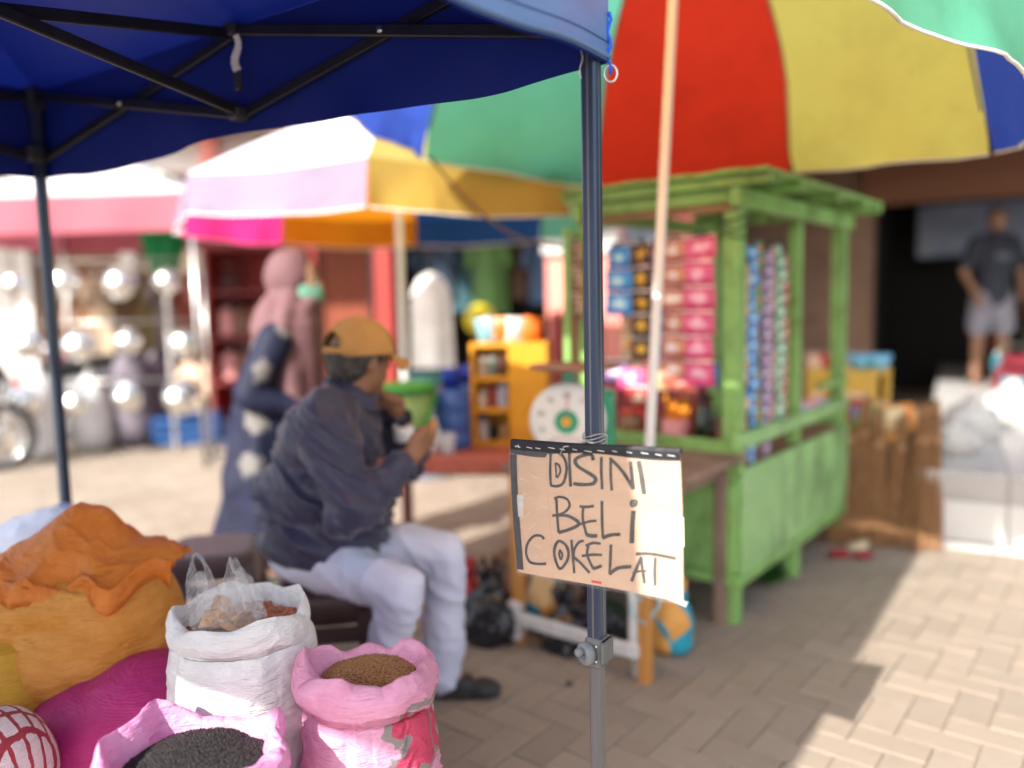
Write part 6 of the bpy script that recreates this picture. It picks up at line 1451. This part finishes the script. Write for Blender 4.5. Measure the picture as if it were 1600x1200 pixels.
# long row of shop houses on the left
row = thing('shop_house', 'white shop house with brown doors and red shutters across the street', 'building', (-9.0, 11.0, 0), R(4))
MB().box((4.0, .2, 1.9), (8.6, .3, 3.8), None, .01).build('wall', M_wpl, row)
doors = [(.55, 1.0, M_crm), (1.75, .8, M_wpl), (3.1, 1.1, pm('door_brown', lin((120, 84, 60)), .7, stretch=(6, 1, .4))), (4.35, .8, M_crm), (5.4, 1.0, M_rds), (6.6, 1.1, pm('door_rust', lin((140, 72, 50)), .7)), (7.7, .9, M_rds)]
for x, w, mt in doors:
    fr_ = MB().box((x, .02, 1.15), (w + .14, .08, 2.34), None, .006).build('door_frame', M_brn, row)
    n_ = 5
    for k in range(n_): MB().box((x - w / 2 + w * (k + .5) / n_, -.035, 1.12), (w / n_ - .01, .03, 2.24), None, .004).build('door_panel', mt, row)
for x in (1.2, 2.35, 3.75, 4.9, 6.0, 7.2): MB().box((x, -.06, 1.9), (.2, .2, 3.8), None, .01).build('column', M_sal if x > 4 else M_wpl, row)
MB().box((4.0, -.9, 2.75), (8.8, 2.0, .09), Matrix.Rotation(R(-9), 3, 'X'), .01).build('awning', pm('awning_tin', lin((120, 108, 104)), .6, metal=.2, var=.2, vscale=2), row)
MB().box((4.0, .6, 4.0), (9.2, 2.6, .12), Matrix.Rotation(R(14), 3, 'X'), .01).build('roof', pm('roof_tin_brown', lin((128, 106, 92)), .7, var=.2, vscale=2), row)
# second house filling the gap towards the middle
row2 = thing('shop_house', 'pale grey shop house with blue roof behind the two parasols', 'building', (-1.2, 12.5, 0), R(-3))
MB().box((2.2, .2, 1.9), (5.2, .3, 3.8), None, .01).build('wall', pm('grey_plaster', (.5, .49, .48), .85, var=.1, vscale=1.5), row2)
MB().box((2.2, .2, 4.0), (5.6, 2.6, .12), Matrix.Rotation(R(14), 3, 'X'), .01).build('roof', pm('roof_blue', lin((84, 104, 150)), .6), row2)
for x in (.8, 2.4, 4.0): MB().box((x, .0, 1.1), (1.0, .1, 2.2), None, .006).build('door', M_brn, row2)

# red stall cabinet with shelves behind the headscarf woman
q = at(345, 640, 8.0); t = thing('red_cabinet', 'tall red stall cabinet with open shelves left of the woman', 'cabinet', (q.x, q.y, 0), R(4))
MB().box((.45, .5, .95), (1.1, .04, 1.9), None, .004).build('back_panel', M_rds, t)
for x in (-.08, .98): MB().box((x, .25, .95), (.05, .5, 1.9), None, .005).build('side_panel', M_rds, t)
for z in (.1, .55, 1.0, 1.45, 1.88): MB().box((.45, .24, z), (1.02, .48, .035), None, .004).build('shelf', M_mar, t)
rr = random.Random(31)
for k in range(12):
    c = [(206, 140, 140), (110, 74, 56), (160, 74, 50), (120, 120, 122), (206, 186, 160), (110, 90, 130)][k % 6]; nm = ['dusty pink', 'brown', 'rust', 'grey', 'beige', 'violet'][k % 6]
    o = MB().box((0, 0, .13), (.14, .2, .26), None, .02).box((0, -.005, .27), (.08, .12, .03), None, .008).build('tin', pm('tin_%d' % k, lin(c), .5), None); o.location = parent_matrix(t) @ Vector((.07 + (k % 6) * .155, .2, (.57 if k < 6 else 1.02))); tag(o, '%s boxy tin on the %s shelf of the red cabinet' % (nm, 'second' if k < 6 else 'third'), 'tin', 'tins in the red cabinet')
# clothes on a rail left of the cabinet
rail = thing('clothes_rack', 'free-standing clothes rack with mixed garments before the shop house', 'rack', (-4.3, 8.4, 0), R(4))
for x in (0, 1.5): MB().tube([(x, 0, .02), (x, 0, 1.75)], .018, 8).build('post', M_zinc, rail, True); MB().box((x, 0, .014), (.06, .5, .026), None, .006).build('foot', M_zinc, rail)
MB().tube([(-.05, 0, 1.75), (1.55, 0, 1.75)], .018, 8).build('top_rail', M_zinc, rail, True)
for k, (nm, c) in enumerate((('beige', (206, 186, 160)), ('dark brown', (96, 70, 50)), ('olive', (110, 96, 60)), ('grey', (128, 118, 118)), ('rust', (136, 74, 54)), ('dusty rose', (186, 128, 124)), ('mauve', (150, 116, 120)))):
    q = parent_matrix(rail) @ Vector((.12 + .21 * k, 0, 1.74)); garment('%s garment hanging on the clothes rack' % nm, tuple(q), .34, .95, pm('rackg_%d' % k, lin(c), .85), R(4) + .5, 'garments on the clothes rack')
# white market canopy with faded red valance on the left
cn = thing('market_canopy', 'white market canopy with faded red valance across the street', 'canopy', (-5.0, 6.6, 0), R(-4))
M_cw = cl('canopy_white', (240, 234, 232), .2); M_cr = cl('canopy_red', (176, 96, 110), .2)
WX, WY = 2.5, 2.2; zt = 2.22
ap = Vector((WX / 2, WY / 2, 2.8)); cs = [Vector((0, 0, zt)), Vector((WX, 0, zt)), Vector((WX, WY, zt)), Vector((0, WY, zt))]
for k in range(4):
    p, q = cs[k], cs[(k + 1) % 4]
    MB().grid(lambda u, v, p=p, q=q: p.lerp(q, u).lerp(ap, v) - Vector((0, 0, .06 * math.sin(math.pi * v))), 12, 10).build('roof_panel', M_cw, cn, True)
    nn = (q - p).cross(Vector((0, 0, 1))).normalized()
    MB().grid(lambda u, v, p=p, q=q, nn=nn: p.lerp(q, u) + Vector((0, 0, -.30 * v)) + nn * (.02 * math.sin(u * 20) * v), 40, 6).build('valance', M_cr, cn, True)
for p in cs: MB().tube([(p.x, p.y, .006), (p.x, p.y, zt)], .02, 10).build('pole', M_zinc, cn, True)
# folded green parasol next to it
q = at(252, 330, 7.2); t = thing('folded_parasol', 'folded green parasol standing beside the white canopy', 'parasol', (q.x, q.y, 0))
MB().tube([(0, 0, .006), (0, 0, 2.5)], .02, 10).build('pole', M_pole, t, True)
MB().grid(lambda u, v: Vector(((.03 + .13 * math.sin(math.pi * min(1, v * .9 + .1)) * (1 + .25 * math.sin(6.283 * u * 6))) * math.cos(6.283 * u), (.03 + .13 * math.sin(math.pi * min(1, v * .9 + .1)) * (1 + .25 * math.sin(6.283 * u * 6))) * math.sin(6.283 * u), 2.45 - 1.0 * v)), 48, 14, closed_u=True).build('folded_cloth', cl('folded_green', (70, 175, 120)), t, True)

# ------------------------------------------------------------------ parked motorbikes
M_tyre = pm('tyre', (.02, .02, .02), .8); M_chr = pm('chrome', (.8, .8, .8), .12, metal=1, var=.05)
def motorbike(label, loc, yaw, paint):
    t = thing('motorbike', label, 'motorbike', loc, yaw, 'parked motorbikes')
    for x, nm in ((-.6, 0), (.62, 1)):
        w = MB().tube([(x + .255 * math.cos(a), 0, .285 + .255 * math.sin(a)) for a in (i * 2 * math.pi / 28 for i in range(29))], .034, 8, False).build('wheel', M_tyre, t, True)
        r_ = MB().tube([(x + .215 * math.cos(a), 0, .285 + .215 * math.sin(a)) for a in (i * 2 * math.pi / 28 for i in range(29))], .012, 6, False)
        for k in range(6): a = k * math.pi / 3; r_.tube([(x, 0, .285), (x + .21 * math.cos(a), 0, .285 + .21 * math.sin(a))], .008, 5)
        r_.tube([(x, -.05, .285), (x, .05, .285)], .035, 12); o = r_.build('rim', M_chr, None, True); o.parent = w
        MB().grid(lambda u, v, x=x: Vector((x + .315 * math.cos(.5 + 2.0 * u), (v - .5) * .11, .285 + .315 * math.sin(.5 + 2.0 * u))), 14, 4).build('mudguard', paint, t, True, False, .004)
    pb_ = blob('body_shell', [('c', (-.55, 0, .70), (-.05, 0, .55), .09, .10), ('c', (-.05, 0, .52), (.28, 0, .62), .10, .08), ('c', (.28, 0, .60), (.47, 0, .90), .09, .11), ('e', (0, 0, .38), (.2, .10, .12))], .02, paint, t, 4, None, False)
    blob('seat', [('c', (-.62, 0, .80), (-.02, 0, .74), .085, .085), ('e', (-.3, 0, .79), (.38, .12, .05))], .02, M_tyre, t, 4, None, False)
    MB().tube([(.62, .06, .285), (.50, .06, .80), (.46, .05, .95)], .02, 8).tube([(.62, -.06, .285), (.50, -.06, .80), (.46, -.05, .95)], .02, 8).build('fork', M_chr, t, True)
    MB().tube([(.34, .34, 1.0), (.44, .15, 1.02), (.44, -.15, 1.02), (.34, -.34, 1.0)], .014, 8).build('handlebar', M_tyre, t, True)
    MB().lathe([(0, -.04), (.06, -.03), (.085, .02), (.07, .045), (0, .05)], 18, (.54, 0, .92), Matrix.Rotation(R(80), 3, 'Y')).build('headlight', M_chr, t, True)
    for s in (-1, 1):
        m_ = MB().tube([(.40, s * .26, 1.01), (.38, s * .33, 1.18)], .007, 6).build('mirror', M_tyre, t, True)
        o = MB().lathe([(0, -.015), (.055, -.012), (.06, .005), (0, .006)], 16, (.37, s * .34, 1.22), Matrix.Rotation(R(-80), 3, 'Y')).build('mirror_glass', M_chr, None, True); o.parent = m_
    MB().tube([(.05, -.13, .28), (-.3, -.15, .27), (-.75, -.16, .36)], [.025, .035, .045], 10).build('exhaust', M_chr, t, True)
    MB().tube([(0, .1, .3), (-.05, .24, .012)], .012, 6).build('kickstand', M_tyre, t, True)
    MB().box((-.78, 0, .72), (.04, .16, .07), None, .01).build('tail_light', pm('tail_red', lin((200, 30, 30)), .3, coat=.5) if 'tail_red' not in bpy.data.materials else bpy.data.materials['tail_red'], t)
motorbike('dark grey parked motorbike under the white canopy', (-4.75, 6.2, .01), R(205), pm('paint_dark', (.05, .055, .06), .25, coat=.6))
motorbike('silver parked motorbike beside the dark grey one', (-4.3, 7.3, .01), R(222), pm('paint_silver', (.45, .46, .48), .25, metal=.6, coat=.6))
motorbike('maroon parked motorbike in front of the clothes rack', (-4.0, 8.0, .01), R(200), pm('paint_maroon', lin((140, 40, 80)), .25, coat=.6))
# blue crates and white goods by the street edge
def crate(label, x, y, z, yaw, mat, group):
    t = thing('plastic_crate', label, 'crate', (x, y, z), yaw, group)
    MB().box((0, 0, .015), (.56, .36, .02), None, .004).build('base', mat, t)
    for s in (-1, 1):
        for zz in (.06, .15, .24): MB().box((0, s * .175, zz), (.58, .015, .06), None, .004).build('slat', mat, t); MB().box((s * .285, 0, zz + .002), (.015, .335, .06), None, .004).build('slat', mat, t)
    for sx_ in (-1, 1):
        for sy_ in (-1, 1): MB().box((sx_ * .272, sy_ * .162, .14), (.035, .035, .25), None, .005).build('corner_post', mat, t)
    return t
M_cb = pm('crate_blue', lin((40, 82, 140)), .5); M_cb2 = pm('crate_deep_blue', lin((56, 70, 112)), .5)
crate('bright blue plastic crate on the street left of the red cabinet', -3.15, 7.7, .012, .2, M_cb, None)
crate('deep blue plastic crate on the street behind the headscarf woman', -2.35, 7.4, .012, -.1, M_cb2, None)
# frame of steel bowls added across the street for sun glints in the blur
fr_ = thing('bowl_rack', 'added tall steel frame hung with glint bowls across the street', 'rack', (-4.35, 6.75, 0), R(3))
for x in (0, 1.75): MB().tube([(x, 0, .008), (x, 0, 1.75)], .014, 8).build('post', M_zinc, fr_, True); MB().box((x, 0, .014), (.05, .4, .02), None, .004).build('foot', M_zinc, fr_)
for z in (1.72, 1.2, .7): MB().tube([(0, 0, z), (1.75, 0, z)], .008, 8).build('rail', M_zinc, fr_, True)
M_stl = pm('glint_bowl', (.85, .85, .84), .16, metal=1, var=.04)
bowl_me = MB().lathe([(.0, .0), (.05, .004), (.09, .025), (.12, .065), (.135, .11), (.15, .112), (.148, .116), (.13, .114)], 28, (0, 0, 0), Matrix.Rotation(-math.pi / 2, 3, 'X')).mesh('bowl', M_stl)
bowl_me.polygons.foreach_set('use_smooth', [True] * len(bowl_me.polygons))
rows = ['top', 'middle', 'bottom']
for r_i, z in enumerate((1.55, 1.03, .53)):
    for k in range(4):
        o = bpy.data.objects.new('glint_bowl', bowl_me); col.objects.link(o); sc_b = .75 + .12 * ((k + r_i) % 3); o.scale = (sc_b,) * 3
        o.location = parent_matrix(fr_) @ Vector((.2 + .43 * k + .06 * (r_i % 2), -.13, z)); o.rotation_euler = (random.uniform(-.25, .25), 0, R(3) + random.uniform(-.3, .3))
        tag(o, 'added steel bowl for sun glints on the %s rail of the steel frame, %s from its crate end' % (rows[r_i], ('fourth', 'third', 'second', 'first')[k]), 'bowl', 'added glint bowls hung on the frame')
M_gsack = woven('woven_grey', lin((120, 112, 124)), .1)
for k, (u, v, d, r, h) in enumerate(((140, 640, 7.4, .2, .5), (205, 560, 7.6, .2, .75), (60, 640, 7.0, .2, .6), (240, 590, 7.9, .16, .7))):
    q = at(u, v, d); t = thing('rice_sack', '%s sack standing upright %s' % (['white rice', 'grey rice'][k % 2], ['left of the blue crates', 'before the clothes rack', 'under the white canopy', 'next to the red cabinet'][k]), 'sack', (q.x, q.y, 0), 0, 'upright sacks across the street')
    blob('sack_cloth', [('c', (q.x, q.y, r * .8), (q.x, q.y, h), r, r * .85), ('e', (q.x, q.y, .14), (r, r, .137)), ('c', (q.x, q.y, h + r * .5), (q.x + .03, q.y, h + r * 1.3), r * .4, r * .15)], .025, [M_wsack, M_gsack, M_wsack, M_gsack][k], t, 4, lambda p: .015 * fbm(p, 6, 2))
# weeds at the kiosk feet
M_weed = pm('weed_leaf', (.05, .16, .03), .5, var=.3, vscale=20, trans=.25)
for k, (x, y, n_, h) in enumerate(((1.12, 3.50, 26, .13), (.66, 3.20, 14, .09))):
    t = thing('weed', 'green weed growing at the %s of the kiosk' % ('middle foot', 'shaded front')[k], 'plant', (x, y, 0)); rg = random.Random(k + 70)
    for i in range(n_):
        a = rg.uniform(0, 6.28); L = h * rg.uniform(.6, 1.2); w = .018 * rg.uniform(.7, 1.3); d = Vector((math.cos(a), math.sin(a), 0)); pd = Vector((-d.y, d.x, 0)); b0 = d * rg.uniform(0, .05)
        MB().grid(lambda u, v: b0 + d * (L * .8 * v) + pd * ((u - .5) * 2 * w * math.sin(math.pi * (v * .92 + .05))) + Vector((0, 0, L * (1.1 * v - .75 * v * v) + .01)), 3, 6).build('leaf', M_weed, t, True)
# pebble on the paving
o = MB().lathe([(0, 0), (.011, .002), (.013, .006), (.008, .011), (0, .012)], 9).build('pebble', pm('pebble_dark', (.08, .07, .065), .8), None, True); q = at(889, 1064, 2.56); o.location = (q.x, 2.56, .011); o.rotation_euler = (.1, 0, 1); tag(o, 'small dark pebble on the paving left of the tent leg', 'pebble')
